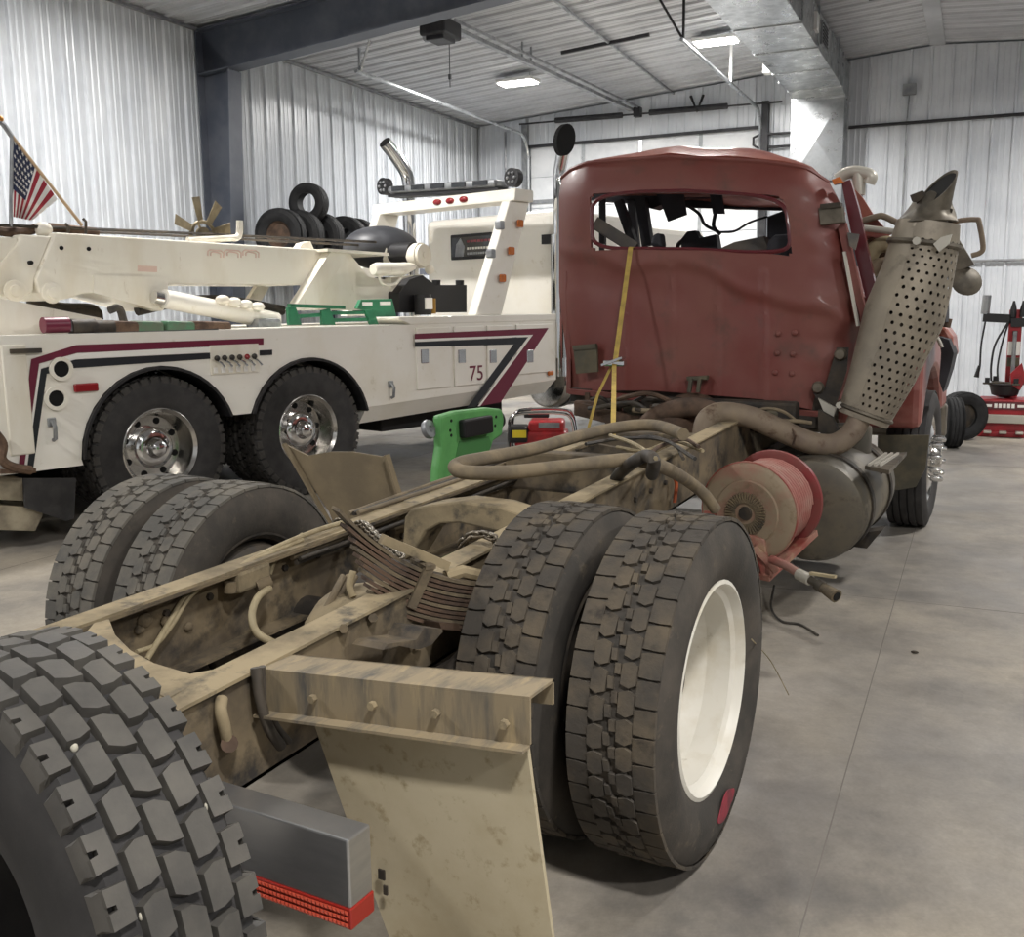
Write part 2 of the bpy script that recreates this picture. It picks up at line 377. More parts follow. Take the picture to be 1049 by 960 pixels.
# ventilation duct
du = root('ventilation_duct', (0, 0, 0), PSI, label='galvanised rectangular air duct running under the ceiling and dropping down the back wall', cat='duct')
dxa, dxb = -1.22, -.40
def dbox(y0, y1, z0, z1, nm='duct_section', x0=dxa, x1=dxb):
    return MB().box(((x0+x1)/2, (y0+y1)/2, (z0+z1)/2), (x1-x0, y1-y0, z1-z0)).build(nm, MT['galv'], du, bevel=.006)
ys = [3.2, 5.0, 6.8, 8.6, 10.2, 11.5, 12.8, 14.1]
for a_, b_ in zip(ys[:-1], ys[1:]):
    dbox(a_, b_-.02, 4.86, 5.34); dbox(b_-.035, b_+.015, 4.845, 5.355, 'flange', dxa-.015, dxb+.015)
# elbow
MB().prism([(dxa, 14.1, 5.34), (dxa, 14.95, 5.34), (dxa, 14.95, 4.8), (dxa, 14.45, 4.8), (dxa, 14.1, 4.86)], (dxb-dxa, 0, 0)).build('elbow', MT['galv'], du, bevel=.006)
zt, zb = 4.78, 3.5
def xb(u_, v_):  # cross-broken front of the drop
    dd = .035*(1-max(abs(u_*2-1), abs(v_*2-1))); return V((lerp(dxa, dxb, u_), 14.45-dd, lerp(zb, zt, v_)))
mb = MB(); q = [xb(0, 0), xb(1, 0), xb(1, 1), xb(0, 1), xb(.5, .5)]
mb.add(q, [(0, 1, 4), (1, 2, 4), (2, 3, 4), (3, 0, 4)])
mb.box(((dxa+dxb)/2, 14.7, (zt+zb)/2), (dxb-dxa, .49, zt-zb)); mb.build('drop_section', MT['galv'], du)
dbox(14.44, 14.96, zt-.01, zt+.03, 'flange', dxa-.015, dxb+.015)
dbox(14.5, 14.95, 1.6, zb-.01, 'drop_section')
MB().box((dxb+.012, 11.95, 5.1), (.03, .5, .3)).build('grille_frame', MT['galvdull'], du)
for k in range(6): MB().box((dxb+.03, 11.95, 4.99+k*.045), (.012, .44, .02)).build('grille_louver', MT['blacksteel'], du)
MB().box((dxb+.02, 11.2, 5.1), (.04, .2, .22)).build('access_panel', MT['white'], du)
for yy in (5.9, 10.1, 11.4, 13.4):
    for xx in (dxa-.02, dxb+.02): MB().bar((xx, yy, 4.85), (xx, yy, roofz(xx)), .02, .02).build('hanger', MT['galv'], du)
MB().box((dxa-.08, 12.9, 4.98), (.14, .2, .16)).build('register', MT['white'], du)

# pipes and boxes on the back wall
o = MB().tube([(-.38, 14.93, 4.37), (XRT, 14.93, 4.32)], .026, 8).build('wall_pipe', MT['blacksteel']); bobj(o); tag(o, 'black steel pipe running level along the upper back wall', 'pipe')
a = PB(984, 268, Y=14.94)
o = MB().tube([(a.x-1.2, 14.94, a.z), (XRT, 14.94, a.z)], .022, 8).build('wall_pipe', MT['galvdull']); bobj(o); tag(o, 'grey pipe running level along the back wall below the black one', 'pipe')
bx = root('junction_box', toW((.52, 14.9, 4.87)), PSI, label='small grey junction box high on the back wall with a conduit below it', cat='electrical box')
MB().box((0, 0, 0), (.2, .09, .17)).build('box', MT['galvdull'], bx, bevel=.01)
MB().tube([(0, .03, -.08), (-.02, .05, -.5), (-.04, .05, -4.3)], .012, 6).build('conduit', MT['galvdull'], bx)
br = MB().tube([(-1.25, 14.9, 4.36), (-1.82, 14.9, 4.36), (-1.9, 14.86, 4.32), (-1.9, 14.86, 4.2), (-1.82, 14.9, 4.15), (-1.25, 14.9, 4.15)], .022, 7).build('pipe_loop', MT['blacksteel']); bobj(br); tag(br, 'black pipe loop on the back wall just left of the duct drop', 'pipe')
for xx, lab in ((-6.55, 'grey conduit down the wall corner left of the overhead door'),):
    o = MB().tube([(xx, 14.93, 0), (xx, 14.93, 4.8)], .02, 6).build('corner_conduit', MT['galvdull']); bobj(o); tag(o, lab, 'conduit')
br = MB().tube([(-3.0, 14.9, 5.1), (-2.86, 14.8, 4.82), (-2.78, 14.9, 5.1)], .025, 6).build('header_bracket', MT['blacksteel']); bobj(br); tag(br, 'dark bracket on the back wall above the overhead door springs', 'bracket')
# ============================================================ WHEELS
MT['rubber'] = M('rubber', C('#343333'), .75, 0, C('#434140'), 9, .4, .65, bump=.12, bscale=120, spec=.3, spd=.004)
MT['rubberdusty'] = M('rubber_dusty', C('#403d39'), .85, 0, C('#57514a'), 5, .42, .68, bump=.2, bscale=90, col3=C('#726857'), scale3=14, lo3=.6, hi3=.8, spec=.25, spd=.005)
MT['treaddusty'] = M('tread_dusty', C('#494540'), .9, 0, C('#62594c'), 7, .44, .68, bump=.35, bscale=70, col3=C('#3d3935'), scale3=11, lo3=.55, hi3=.7, spec=.2, spd=.006)
MT['treadgrey'] = M('tread_grey', C('#575551'), .85, 0, C('#716c63'), 7, .4, .65, bump=.3, bscale=70, spec=.25, spd=.006)
MT['treadnew'] = M('tread_new', C('#4a4845'), .55, 0, C('#66625b'), 5, .4, .7, bump=.15, bscale=60, spec=.4, spd=.004)
MT['rubberblack'] = M('rubber_black', C('#232324'), .7, 0, C('#303031'), 10, spec=.3)
MT['rimwhite'] = M('rim_white_paint', C('#dcd8cd'), .45, 0, C('#c8bfab'), 6, .5, .75, col3=C('#8b795c'), scale3=11, lo3=.62, hi3=.76)
MT['alu'] = M('polished_aluminium', C('#d4d2ce'), .16, 1.0, C('#b5b2ad'), 8, .4, .7, rvar=.15)
MT['chrome'] = M('chrome', C('#dedede'), .08, 1.0)
MT['hole'] = M('dark_hole', C('#0b0b0b'), .9)
MT['steeldark'] = M('dark_steel', C('#3a3734'), .6, .4, C('#544c42'), 8)

def block(mb, R0, R1, poly, taper=.9):
    """poly: (angle, x) corners -> raised tread block"""
    n = len(poly); ca = sum(a for a, _ in poly)/n; cx = sum(x for _, x in poly)/n
    vs = [(x, R0*cos(a), R0*sin(a)) for a, x in poly]
    vs += [(cx+(x-cx)*taper, R1*cos(ca+(a-ca)*taper), R1*sin(ca+(a-ca)*taper)) for a, x in poly]
    fs = [tuple(range(n, 2*n))] + [(i, (i+1) % n, n+(i+1) % n, n+i) for i in range(n)]
    mb.add(vs, fs)
def carcass(R, W, rim, dep, flat=.40):
    h = W/2
    pr = [(rim-.012, h*.72), (rim, h*.78), (rim+.02, h*.88), (rim+(R-rim)*.35, h*.99), (rim+(R-rim)*.6, h*1.0), (R-.055, h*.95), (R-dep-.012, h*.88), (R-dep, h*flat*2)]
    return pr + [(r, -x) for r, x in pr[::-1]]
def tread_drive(R, W, dep, n=44):
    mb = MB(); p = 2*pi/n; h = W/2*.86
    for k in range(n):
        a = k*p
        for s in (-1, 1):
            o = p*.0 if s > 0 else p*.35
            # shoulder block, wraps over the edge
            block(mb, R-dep-.004, R-.004, [(a+o+.07*p, s*h*.515), (a+o+.0*p, s*h*.8), (a+o+.02*p, s*h*1.02), (a+o+.95*p, s*h*1.02), (a+o+.97*p, s*h*.8), (a+o+.93*p, s*h*.515)], .965)
            o2 = o+p*.45
            block(mb, R-dep-.004, R, [(a+o2-.02*p, s*h*.35), (a+o2+.12*p, s*h*.515), (a+o2+.80*p, s*h*.515), (a+o2+.94*p, s*h*.36), (a+o2+.82*p, s*h*.155), (a+o2+.10*p, s*h*.15)], .965)
        block(mb, R-dep-.004, R, [(a+.04*p, -h*.15), (a+.04*p, -h*.01), (a+.5*p, h*.02), (a+.5*p, -h*.12)], .9)
        block(mb, R-dep-.004, R, [(a+.54*p, -h*.02), (a+.54*p, h*.13), (a+.96*p, h*.15), (a+.96*p, 0)], .9)
    return mb
def tread_lug(R, W, dep, n=30):
    mb = MB(); p = 2*pi/n; h = W/2*.9
    rows = [(-.44, .0), (0.0, .5), (.44, .0)]
    for k in range(n):
        a = k*p
        for i, (cx, o) in enumerate(rows):
            w_ = .195; sk = (.05, -.09, .05)[i]
            x0, x1 = (cx-w_)*h, (cx+w_)*h; b = a+o*p
            block(mb, R-dep-.004, R, [(b+(.08+sk)*p, x0), (b+(.02)*p, (x0+x1)/2), (b+(.08-sk)*p, x1), (b+(.86-sk)*p, x1), (b+.94*p, (x0+x1)/2), (b+(.86+sk)*p, x0)], .9)
        for s in (-1, 1):
            b = a+.5*p
            q = [(b+.1*p, s*h*.69), (b+.08*p, s*h*1.02), (b+.40*p, s*h*1.02), (b+.42*p, s*h*.90), (b+.52*p, s*h*.90), (b+.54*p, s*h*1.02), (b+.86*p, s*h*1.02), (b+.84*p, s*h*.69)]
            block(mb, R-dep-.012, R-.006, q, .94)
            # lug running down the shoulder
            vs = []
            for (aa, xx, r_) in ((b+.10*p, h*1.0, R-.010), (b+.84*p, h*1.0, R-.010), (b+.80*p, h*1.06, R-.032), (b+.16*p, h*1.06, R-.032)):
                vs.append((s*xx, r_*cos(aa), r_*sin(aa)))
            for (aa, xx, r_) in ((b+.06*p, h*.96, R-.03), (b+.88*p, h*.96, R-.03), (b+.86*p, h*1.05, R-.055), (b+.08*p, h*1.05, R-.055)):
                vs.append((s*xx, r_*cos(aa), r_*sin(aa)))
            mb.add(vs, [(0, 1, 2, 3), (0, 4, 5, 1), (1, 5, 6, 2), (2, 6, 7, 3), (3, 7, 4, 0)])
    return mb
def tread_rib(R, W, dep, n=48):
    h = W/2*.86; mb = MB(); e = [-1, -.63, -.57, -.24, -.18, .18, .24, .57, .63, 1]
    pr = []
    for i in range(0, 10, 2):
        pr += [(R-dep, e[i]*h), (R-(.006 if i in (0, 8) else 0), (e[i]+.02)*h), (R-(.006 if i in (0, 8) else 0), (e[i+1]-.02)*h), (R-dep, e[i+1]*h)]
    return mb.lathe(pr, n=n)
def smooth_mesh(mb, name, mat, ang=35):
    me = mb.mesh(name); me.materials.append(mat)
    me.set_sharp_from_angle(angle=math.radians(ang)); return me
def tyre_set(key, style, R, W, rim, dep, mt_c, mt_t, n=None):
    c = smooth_mesh(MB().lathe(carcass(R, W, rim, dep), n=56, closed=True), 'tire_'+key, mt_c)
    fn = {'drive': tread_drive, 'lug': tread_lug, 'rib': tread_rib}[style]
    t = smooth_mesh(fn(R, W, dep, n) if n else fn(R, W, dep), 'tread_'+key, mt_t)
    return c, t
def obj_from(me, name, parent=None, loc=(0, 0, 0), rot=(0, 0, 0)):
    o = bpy.data.objects.new(name, me); COL.objects.link(o); o.location = loc; o.rotation_euler = rot
    if parent is not None: o.parent = parent
    return o
def ring_holes(mb, c_x, rad, n, hr, a0=0, d=.004):
    for k in range(n):
        a = a0+2*pi*k/n; mb.cyl((c_x-d, rad*cos(a), rad*sin(a)), (c_x+d, rad*cos(a), rad*sin(a)), hr, 12)
    return mb
def rim_dish(rim, W, depth, flip=1):
    """deep-dish steel disc wheel, dish on the +x side"""
    h = W/2; o = h*.80
    pr = [(rim-.004, -o), (rim+.006, -o), (rim-.02, -o+.02), (rim-.03, o-.03), (rim+.004, o-.004), (rim+.008, o+.004), (rim-.004, o+.008), (rim-.014, o-.010), (rim-.020, o-.04), (rim-.024, o-.09), (rim-.030, o-.15), (rim-.045, o-depth+.02), (rim-.075, o-depth), (.17, o-depth-.005), (.14, o-depth+.0), (.085, o-depth+.0), (.08, o-depth-.03)]
    return MB().lathe(pr, n=48)
# meshes shared by all wheels
RR, RW = .485, .265
TY_drive = tyre_set('drive', 'drive', RR, RW, .298, .010, MT['rubberdusty'], MT['treaddusty'])
TY_driveg = (TY_drive[0], (lambda me: (me.materials.clear(), me.materials.append(MT['treadgrey']), me)[2])(TY_drive[1].copy()))
MT['treadtow'] = M('tread_tow', C('#3f3d3b'), .8, 0, C('#4f4c48'), 7, .4, .65, spec=.3)
TY_white = tyre_set('tow', 'lug', .54, .27, .298, .018, MT['rubber'], MT['treadtow'], 40)
TY_rib = tyre_set('rib', 'rib', .475, .27, .298, .014, MT['rubber'], MT['rubber'])
TY_lug = tyre_set('lug', 'lug', .484, .265, .19, .02, MT['rubber'], MT['treadnew'], 36)
ME_dish = smooth_mesh(rim_dish(.298, .265, .215), 'rim_white', MT['rimwhite'])
o_ = .265/2*.8-.215
ME_hub = smooth_mesh(MB().lathe([(0, .04), (.05, .035), (.07, .0), (.085, -.03), (.085, -.2)], n=24), 'hub', MT['steeldark'])
# polished outer wheel of the tow truck
h_ = .13*.8
ME_alu = smooth_mesh(MB().lathe([(.29, -h_), (.302, -h_), (.275, -h_+.03), (.27, h_-.03), (.302, h_), (.304, h_+.006), (.296, h_+.01), (.272, h_-.012), (.264, h_-.06), (.256, h_-.12), (.238, h_-.155), (.15, h_-.16), (.12, h_-.16)], n=56), 'rim_alu', MT['alu'])
ME_cap = smooth_mesh(MB().lathe([(0, h_-.0), (.03, h_-.003), (.058, h_-.018), (.07, h_-.05), (.078, h_-.072), (.11, h_-.075), (.14, h_-.085), (.156, h_-.105), (.156, h_-.165)], n=40), 'hub_cover', MT['chrome'])
ME_steer = smooth_mesh(MB().lathe([(.29, -.1), (.302, -.1), (.27, -.07), (.27, .07), (.302, .1), (.304, .11), (.29, .11), (.262, .085), (.25, .1), (.19, .125), (.15, .13), (.10, .13), (.095, .15), (.07, .18), (0, .19)], n=48), 'rim_steer', MT['alu'])

ME_dhole = smooth_mesh(MB().cyl((-.004, 0, 0), (.004, 0, 0), .033, 12), 'hand_hole', MT['hole'])
ME_ahole = smooth_mesh(MB().cyl((-.004, 0, 0), (.004, 0, 0), .025, 12), 'hand_hole_small', MT['hole'])
ME_nut = smooth_mesh(MB().cyl((-.01, 0, 0), (.025, 0, 0), .016, 6), 'wheel_nut', MT['steeldark'])
ME_ncov = smooth_mesh(MB().tube([(0, 0, 0), (.06, 0, 0), (.075, 0, 0), (.08, 0, 0)], [.021, .019, .015, .004], 10), 'nut_cover', MT['chrome'])
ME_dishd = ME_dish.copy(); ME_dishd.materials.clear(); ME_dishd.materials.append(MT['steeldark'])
def ring_inst(me, name, par, rad, n, x, a0):
    for k in range(n):
        a = a0+2*pi*k/n; obj_from(me, name, par, (x, rad*cos(a), rad*sin(a)))
def wheel(parent, loc, rz, ty, kind, spin=0):
    """tire (part) > tread, rim, ... ; +x local is the outer side"""
    t = obj_from(ty[0], 'tire', parent, loc, (spin, 0, rz)); t.rotation_mode = 'XYZ'
    obj_from(ty[1], 'tread', t)
    if kind in ('dish', 'dishin'):
        q = obj_from(ME_dish if kind == 'dish' else ME_dishd, 'rim', t, rot=(0, 0, 0 if kind == 'dish' else pi))
        if kind == 'dish':
            ring_inst(ME_dhole, 'hand_hole', t, .205, 5, o_-.004, .3); ring_inst(ME_nut, 'wheel_nut', t, .145, 10, o_, 0); obj_from(ME_hub, 'hub', t, (-.10, 0, 0))
    elif kind == 'alu':
        obj_from(ME_alu, 'rim', t); ring_inst(ME_ahole, 'hand_hole', t, .204, 8, h_-.155, .1); obj_from(ME_cap, 'hub_cover', t)
    elif kind == 'steer':
        obj_from(ME_steer, 'rim', t); ring_inst(ME_ncov, 'nut_cover', t, .145, 10, .12, 0)
    return t
# ============================================================ WHITE TOW TRUCK (local: x to its right / towards us, y forward)
MT['cream'] = M('cream_paint', C('#f1ede3'), .32, 0, C('#e6dfce'), 1.6, .5, .8, bump=.01, bscale=2, coat=.3, col3=C('#c9bfa6'), scale3=7, lo3=.62, hi3=.8)
MT['creamold'] = M('cream_paint_worn', C('#ece7da'), .4, 0, C('#ddd4c0'), 2.5, .45, .72, col3=C('#a8977a'), scale3=9, lo3=.63, hi3=.78, stretch=(1, 1, .35))
MT['dirtycream'] = M('dirty_cream', C('#a79c85'), .7, 0, C('#6b6253'), 4, .4, .65)
MT['maroon'] = M('maroon_vinyl', C('#6e2139'), .35)
MT['stripeblk'] = M('black_vinyl', C('#24272c'), .35)
MT['stripewht'] = M('white_vinyl', C('#f2efe8'), .35)
MT['under'] = M('underbody', C('#151515'), .8, 0, C('#222020'), 5)
MT['redlens'] = M('red_lens', C('#8d1f24'), .2, coat=.5)
MT['amber'] = M('amber_lens', C('#c26a2a'), .2, coat=.5)
MT['glassdark'] = M('dark_glass', C('#17191c'), .08, coat=.6)
MT['green'] = M('green_paint', C('#2f7c57'), .45, 0, C('#29694a'), 6, .45, .7)
MT['greendirty'] = M('green_paint_dirty', C('#4b7a5a'), .6, 0, C('#5d6b57'), 8)
MT['brownrust'] = M('rust_brown', C('#6b5442'), .8, 0, C('#4b3a30'), 9, bump=.2, bscale=50, spd=.004)
MT['blackplastic'] = M('black_plastic', C('#1d1c1e'), .5)
MT['pinkprint'] = M('faded_print', C('#dcc0b2'), .5)
MT['redprint'] = M('red_print', C('#9b4a52'), .5)
WT = root('tow_truck', WPOS, WPSI, label='cream heavy tow truck with recovery boom, maroon and black stripes and chrome exhaust stacks', cat='truck')
def wpx(pts, x, off=0): return [PW(a, b, X=x)+V((off, 0, 0)) for a, b in pts]
def wplate(name, pts, x, th, mat, par=WT, bevel=0):
    """flat plate whose outline lies in the plane x, th thick away from us"""
    return MB().prism(wpx(pts, x), (-th, 0, 0)).build(name, mat, par, bevel=bevel)
# body side with wheel arches
def arcpts(cy, cz, r, a0, a1, n=14): return [(0, cy+r*cos(a0+(a1-a0)*k/n), cz+r*sin(a0+(a1-a0)*k/n)) for k in range(n+1)]
AR = .625
def arch_in(z): return math.asin((z-.53)/AR)
side = [(0, -1.75, .50), (0, -.615, .50)] + arcpts(0, .53, AR, pi-0.02, arch_in(.74)) + arcpts(1.35, .53, AR, pi-arch_in(.74), .22) + [(0, 1.955, .69), (0, 4.62, .77), (0, 4.62, 1.40), (0, -1.75, 1.40)]
body = MB().prism(side[::-1], (-.52, 0, 0)).build('service_body', MT['cream'], WT)
MB().prism([(-.005, 1.955, .69), (-.005, 4.62, .77), (-.10, 4.55, .63), (-.10, 1.94, .54)], (-.35, 0, 0)).build('lower_skirt', MT['cream'], WT)
MB().box((-1.2, 1.42, 1.36), (1.4, 6.3, .08)).build('deck', MT['creamold'], WT)
MB().prism([(-1.86+a, b, c) for a, b, c in side[::-1]], (-.46, 0, 0)).build('service_body', MT['cream'], WT)
MB().prism([(.006, 2.36, 1.455), (.006, 2.50, 1.40), (.006, 4.66, 1.40), (.006, 4.66, 1.47), (.006, 2.36, 1.47)], (-.45, 0, 0)).build('body_lid', MT['cream'], WT, bevel=.012)
for cy in (0, 1.35):
    mb = MB(); pts = arcpts(cy, .53, AR-.005, pi-.02 if cy == 0 else pi-arch_in(.74), arch_in(.74) if cy == 0 else .22, 20)
    for sgn in (0,):
        vs = [V(q)+V((.028, 0, 0)) for q in pts]+[V(q)+V((-.3, 0, 0)) for q in pts]
        vs2 = [V((.028, cy+(q[1]-cy)*.965, .53+(q[2]-.53)*.965)) for q in pts]+[V((-.3, cy+(q[1]-cy)*.965, .53+(q[2]-.53)*.965)) for q in pts]
        k = len(pts)
        mb.add(vs+vs2, [(i, i+1, k+i+1, k+i) for i in range(k-1)]+[(2*k+i, 3*k+i, 3*k+i+1, 2*k+i+1) for i in range(k-1)]+[(i, 2*k+i, 2*k+i+1, i+1) for i in range(k-1)])
    mb.build('fender_lip', MT['blackplastic'], WT)
for sx, off in ((0, 1), (-2.3, -1)):
    for cy in (0, 1.35):
        xo = sx-off*.15; xi = sx-off*.46
        wheel(WT, (xo, cy, .54), 0 if off > 0 else pi, TY_white, 'alu', random.random()*6)
        wheel(WT, (xi, cy, .54), pi if off > 0 else 0, TY_white, 'dishin', random.random()*6)
for cy in (0, 1.35): MB().cyl((-.5, cy, .515), (-1.8, cy, .515), .09, 16).build('axle', MT['under'], WT)
# chassis and dark underside
MB().box((-1.15, 3.2, .78), (1.0, 9.4, .3)).build('chassis', MT['under'], WT)
MB().box((-.62, 3.2, .56), (.7, 1.7, .3)).build('battery_box', MT['under'], WT, bevel=.02)
# toolbox doors
edges = [424, 463, 497, 527, 569]
for a, b in zip(edges[:-1], edges[1:]):
    A = PW(a+1, 338, X=.012); B_ = PW(b-1, 338, X=.012)
    zt_, zb_ = 1.37, (.80 if b < 560 else .86)
    d = MB().box((.008, (A.y+B_.y)/2, (zt_+zb_)/2), (.022, B_.y-A.y-.02, zt_-zb_)).build('toolbox_door', MT['cream'], WT, bevel=.008)
    lx = {463: 435, 497: 473, 527: 505, 569: 543}[b]; lz = PW(lx, 365, X=.02)
    MB().box((.022, lz.y, lz.z), (.012, .1, .13)).build('latch', MT['chrome'], d, bevel=.01)
# stripes (flat vinyl)
def stripe(name, pts, mat, x=.021): return MB().prism(wpx(pts, x), (-.0015, 0, 0)).build(name, mat, WT)
stripe('maroon_stripe', [(425, 342), (562, 336), (513, 412), (492, 416), (546, 343), (425, 347.5)], MT['maroon'])
stripe('black_stripe', [(425, 350.5), (541, 345.3), (487.5, 416.5), (478, 418), (526, 353), (425, 355.5)], MT['stripeblk'])
stripe('white_stripe', [(425, 347.5), (546, 343), (492, 416), (489.5, 416.3), (543, 344.6), (425, 350.2)], MT['stripewht'])
stripe('maroon_stripe', [(78, 353.5), (270, 346.5), (270, 353), (79, 361.5), (40, 372.5), (25, 477), (19.5, 475), (32, 368)], MT['maroon'], .006)
stripe('black_stripe', [(77, 368.5), (216, 361.5), (216, 367.5), (77, 377), (48, 383), (34, 481), (28, 479), (42, 378)], MT['stripeblk'], .006)
stripe('black_stripe', [(266, 359), (279, 358.3), (279, 363.6), (266, 364.3)], MT['stripeblk'], .006)
stripe('white_stripe', [(79, 362), (216, 354.9), (216, 361), (78, 368), (42, 377.4), (27.5, 478), (25.5, 477), (40.5, 373)], MT['stripewht'], .006)
# lever bank
a = PW(215, 354, X=.01); b = PW(266, 381, X=.01)
lv = MB().box((.004, (a.y+b.y)/2, (a.z+b.z)/2), (.014, b.y-a.y, a.z-b.z)).build('control_panel', MT['creamold'], WT)
for k in range(6):
    y_ = lerp(a.y, b.y, .1+k*.155); z_ = lerp(a.z, b.z, .48)
    MB().tube([(0, y_, z_), (.06, y_+.02, z_-.03), (.075, y_+.035, z_-.06)], .009, 6).build('lever', MT['chrome'], lv)
    MB().sphere((.03, y_, z_+.01), .022, 6).build('lever_knob', MT['steeldark'] if k != 4 else MT['redlens'], lv)
    MB().box((.016, y_-.01, lerp(a.z, b.z, .85)), (.006, .035, .045)).build('lever_slot', MT['stripewht'], lv)
# rear details
q = PW(88, 397, X=.01); MB().box((.012, q.y, q.z), (.03, .17, .06)).build('marker_light', MT['redlens'], WT, bevel=.01)
q = PW(567, 382, X=.02); MB().box((.02, q.y-.05, q.z), (.03, .08, .05)).build('marker_light', MT['amber'], WT, bevel=.01)
for (x_, y_) in ((62, 378), (57, 408)):
    q = PW(x_, y_, X=.005)
    MB().lathe([(.055, 0), (.08, 0), (.08, .02), (.055, .02)], q, n=20, closed=True).build('port_ring', MT['creamold'], WT)
    MB().cyl(q+V((-.001, 0, 0)), q+V((.006, 0, 0)), .056, 20).build('port', MT['hole'], WT)
for (x_, y_) in ((53, 437), (400, 397)):
    q = PW(x_, y_, X=.005)
    hk = MB().box(q+V((.006, 0, .03)), (.02, .055, .06)).build('latch', MT['galvdull'], WT, bevel=.006)
    MB().tube([q+V((.015, 0, .04)), q+V((.05, 0, .0)), q+V((.04, 0, -.08)), q+V((.01, 0, -.09))], .014, 7).build('latch_handle', MT['galvdull'], hk)
q0 = PW(10, 360, X=.02); q1 = PW(42, 359, X=.02); MB().bar(q0, q1, .03, .03).build('grab_bar', MT['steeldark'], WT)
MB().box((.006, PW(19, 420, X=0).y, .98), (.02, .16, .72)).build('rear_pillar', MT['creamold'], WT, bevel=.01)
wplate('mud_flap', [(24, 490), (78, 490), (76, 531), (68, 534), (26, 520)], .02, .02, MT['rubber'])
MB().prism(wpx([(0, 518), (47, 521), (36, 544), (0, 543)], -.02), (-1.6, 0, 0)).build('rear_step', MT['dirtycream'], WT)
MB().prism(wpx([(0, 488), (24, 490), (24, 513), (0, 512)], -.06), (-1.6, 0, 0)).build('rear_bumper', MT['dirtycream'], WT)
mb = MB().tube(smooth_path(wpx([(-8, 440), (3, 455), (2, 470), (12, 478), (32, 482)], .05)), .03, 8); mb.build('tow_hook', MT['brownrust'], WT)
MB().bar(PW(0, 483, X=.04), PW(36, 482, X=.04), .03, .03).build('tow_bar', MT['brownrust'], WT)
wplate('deck_wedge', [(0, 306), (18, 309), (104, 326), (106, 343), (0, 343)], -.30, .05, MT['creamold'])
for (x_, y_) in ((56, 333), (84, 335), (103, 336)):
    q = PW(x_, y_, X=-.12)
    MB().cyl(q+V((0, -.08, 0)), q+V((0, .09, 0)), .055, 14).build('roller', MT['maroon'] if x_ == 56 else MT['steeldark'], WT)
MB().bar(PW(52, 332, X=-.16), PW(106, 336, X=-.16), .08, .09).build('roller_frame', MT['steeldark'], WT)
MB().box(PW(73, 334, X=-.1), (.02, .09, .07)).build('valve', MT['galvdull'], WT)
# hydraulic gear on the near edge of the deck
for x0, x1, mm in ((108, 140, MT['brownrust']), (134, 164, MT['greendirty']), (166, 196, MT['greendirty']), (194, 233, MT['brownrust'])):
    MB().bar(PW(x0, 334, X=-.2)+V((0, 0, -.015)), PW(x1, 335, X=-.2)+V((0, 0, -.015)), .14, .11).build('deck_block', mm, WT, bevel=.025)
MB().bar(PW(98, 343, X=-.03), PW(222, 339, X=-.03), .05, .03).build('deck_rubber_strip', MT['blackplastic'], WT)
MB().tube(smooth_path([PW(112, 318, X=-.5), PW(122, 316, X=-.5), PW(127, 330, X=-.5)]), .03, 7).build('hook', MT['steeldark'], WT)
MB().tube(smooth_path([PW(30, 308, X=-1.3), PW(60, 316, X=-1.3), PW(95, 318, X=-1.3), PW(100, 328, X=-1.3)]), .05, 8).build('hose_bundle', MT['steeldark'], WT)
MB().tube(smooth_path([PW(140, 318, X=-1.0), PW(180, 310, X=-1.0), PW(230, 308, X=-1.0), PW(290, 318, X=-1.0)]), .045, 8).build('hose_bundle', MT['steeldark'], WT)
# boom
bm = wplate('boom', [(57, 238), (337, 256), (313, 292), (172, 291), (172, 314), (166, 319), (158, 317), (96, 300), (84, 301), (70, 306), (60, 308), (48, 307), (41, 300), (38, 290), (37, 286), (55, 243)], -.82, .62, MT['creamold'], bevel=.012)
wplate('boom_stage', [(20, 240), (53, 242), (36, 284), (34, 300), (16, 307), (0, 302), (-14, 290), (-2, 275), (21, 246)], -.86, .54, MT['creamold'], bevel=.012)
wplate('boom_stage', [(-60, 241), (18, 243.5), (19, 249), (-1, 276), (-60, 272)], -.9, .46, MT['creamold'], bevel=.012)
wplate('boom_doubler', [(96, 282), (172, 284), (172, 314), (158, 317), (96, 300)], -.805, .014, MT['creamold'], par=bm)
for (x_, y_) in ((15, 298), (53, 300)):
    q = PW(x_, y_, X=-.82); MB().lathe([(0, .04), (.04, .035), (.045, .02), (.075, .015), (.08, 0)], q, n=20).build('pivot_pin', MT['creamold'], bm)
q = PW(162, 307, X=-.8); MB().lathe([(.03, .02), (.06, .02), (.06, 0)], q, n=18).build('pivot_pin', MT['creamold'], bm); MB().cyl(q, q+V((.015, 0, 0)), .03, 14).build('pivot_bore', MT['hole'], bm)
for (x_, y_) in ((32, 269), (63, 254), (91, 255)):
    q = PW(x_, y_, X=-.815); MB().cyl(q-V((.03, 0, 0)), q+V((.004, 0, 0)), .016, 10).build('bolt_hole', MT['hole'], bm)
# faded print on the boom side
for (x0, x1) in ((213, 229), (230, 247), (249, 265)):
    for dz in (0, 3):
        pts = wpx([(x0+dz, 262), (x0+dz, 257.5+dz*.5), (x0+2+dz, 256+dz*.6), (x1-3-dz, 256.8+dz*.6), (x1-dz, 259+dz*.3), (x1-dz, 264)], -.817)
        MB().tube(pts, .006, 5).build('faded_lettering', MT['pinkprint'], bm)
MB().prism(wpx([(141, 272), (161, 273), (161, 279), (141, 278)], -.818), (-.002, 0, 0)).build('faded_lettering', MT['pinkprint'], bm)
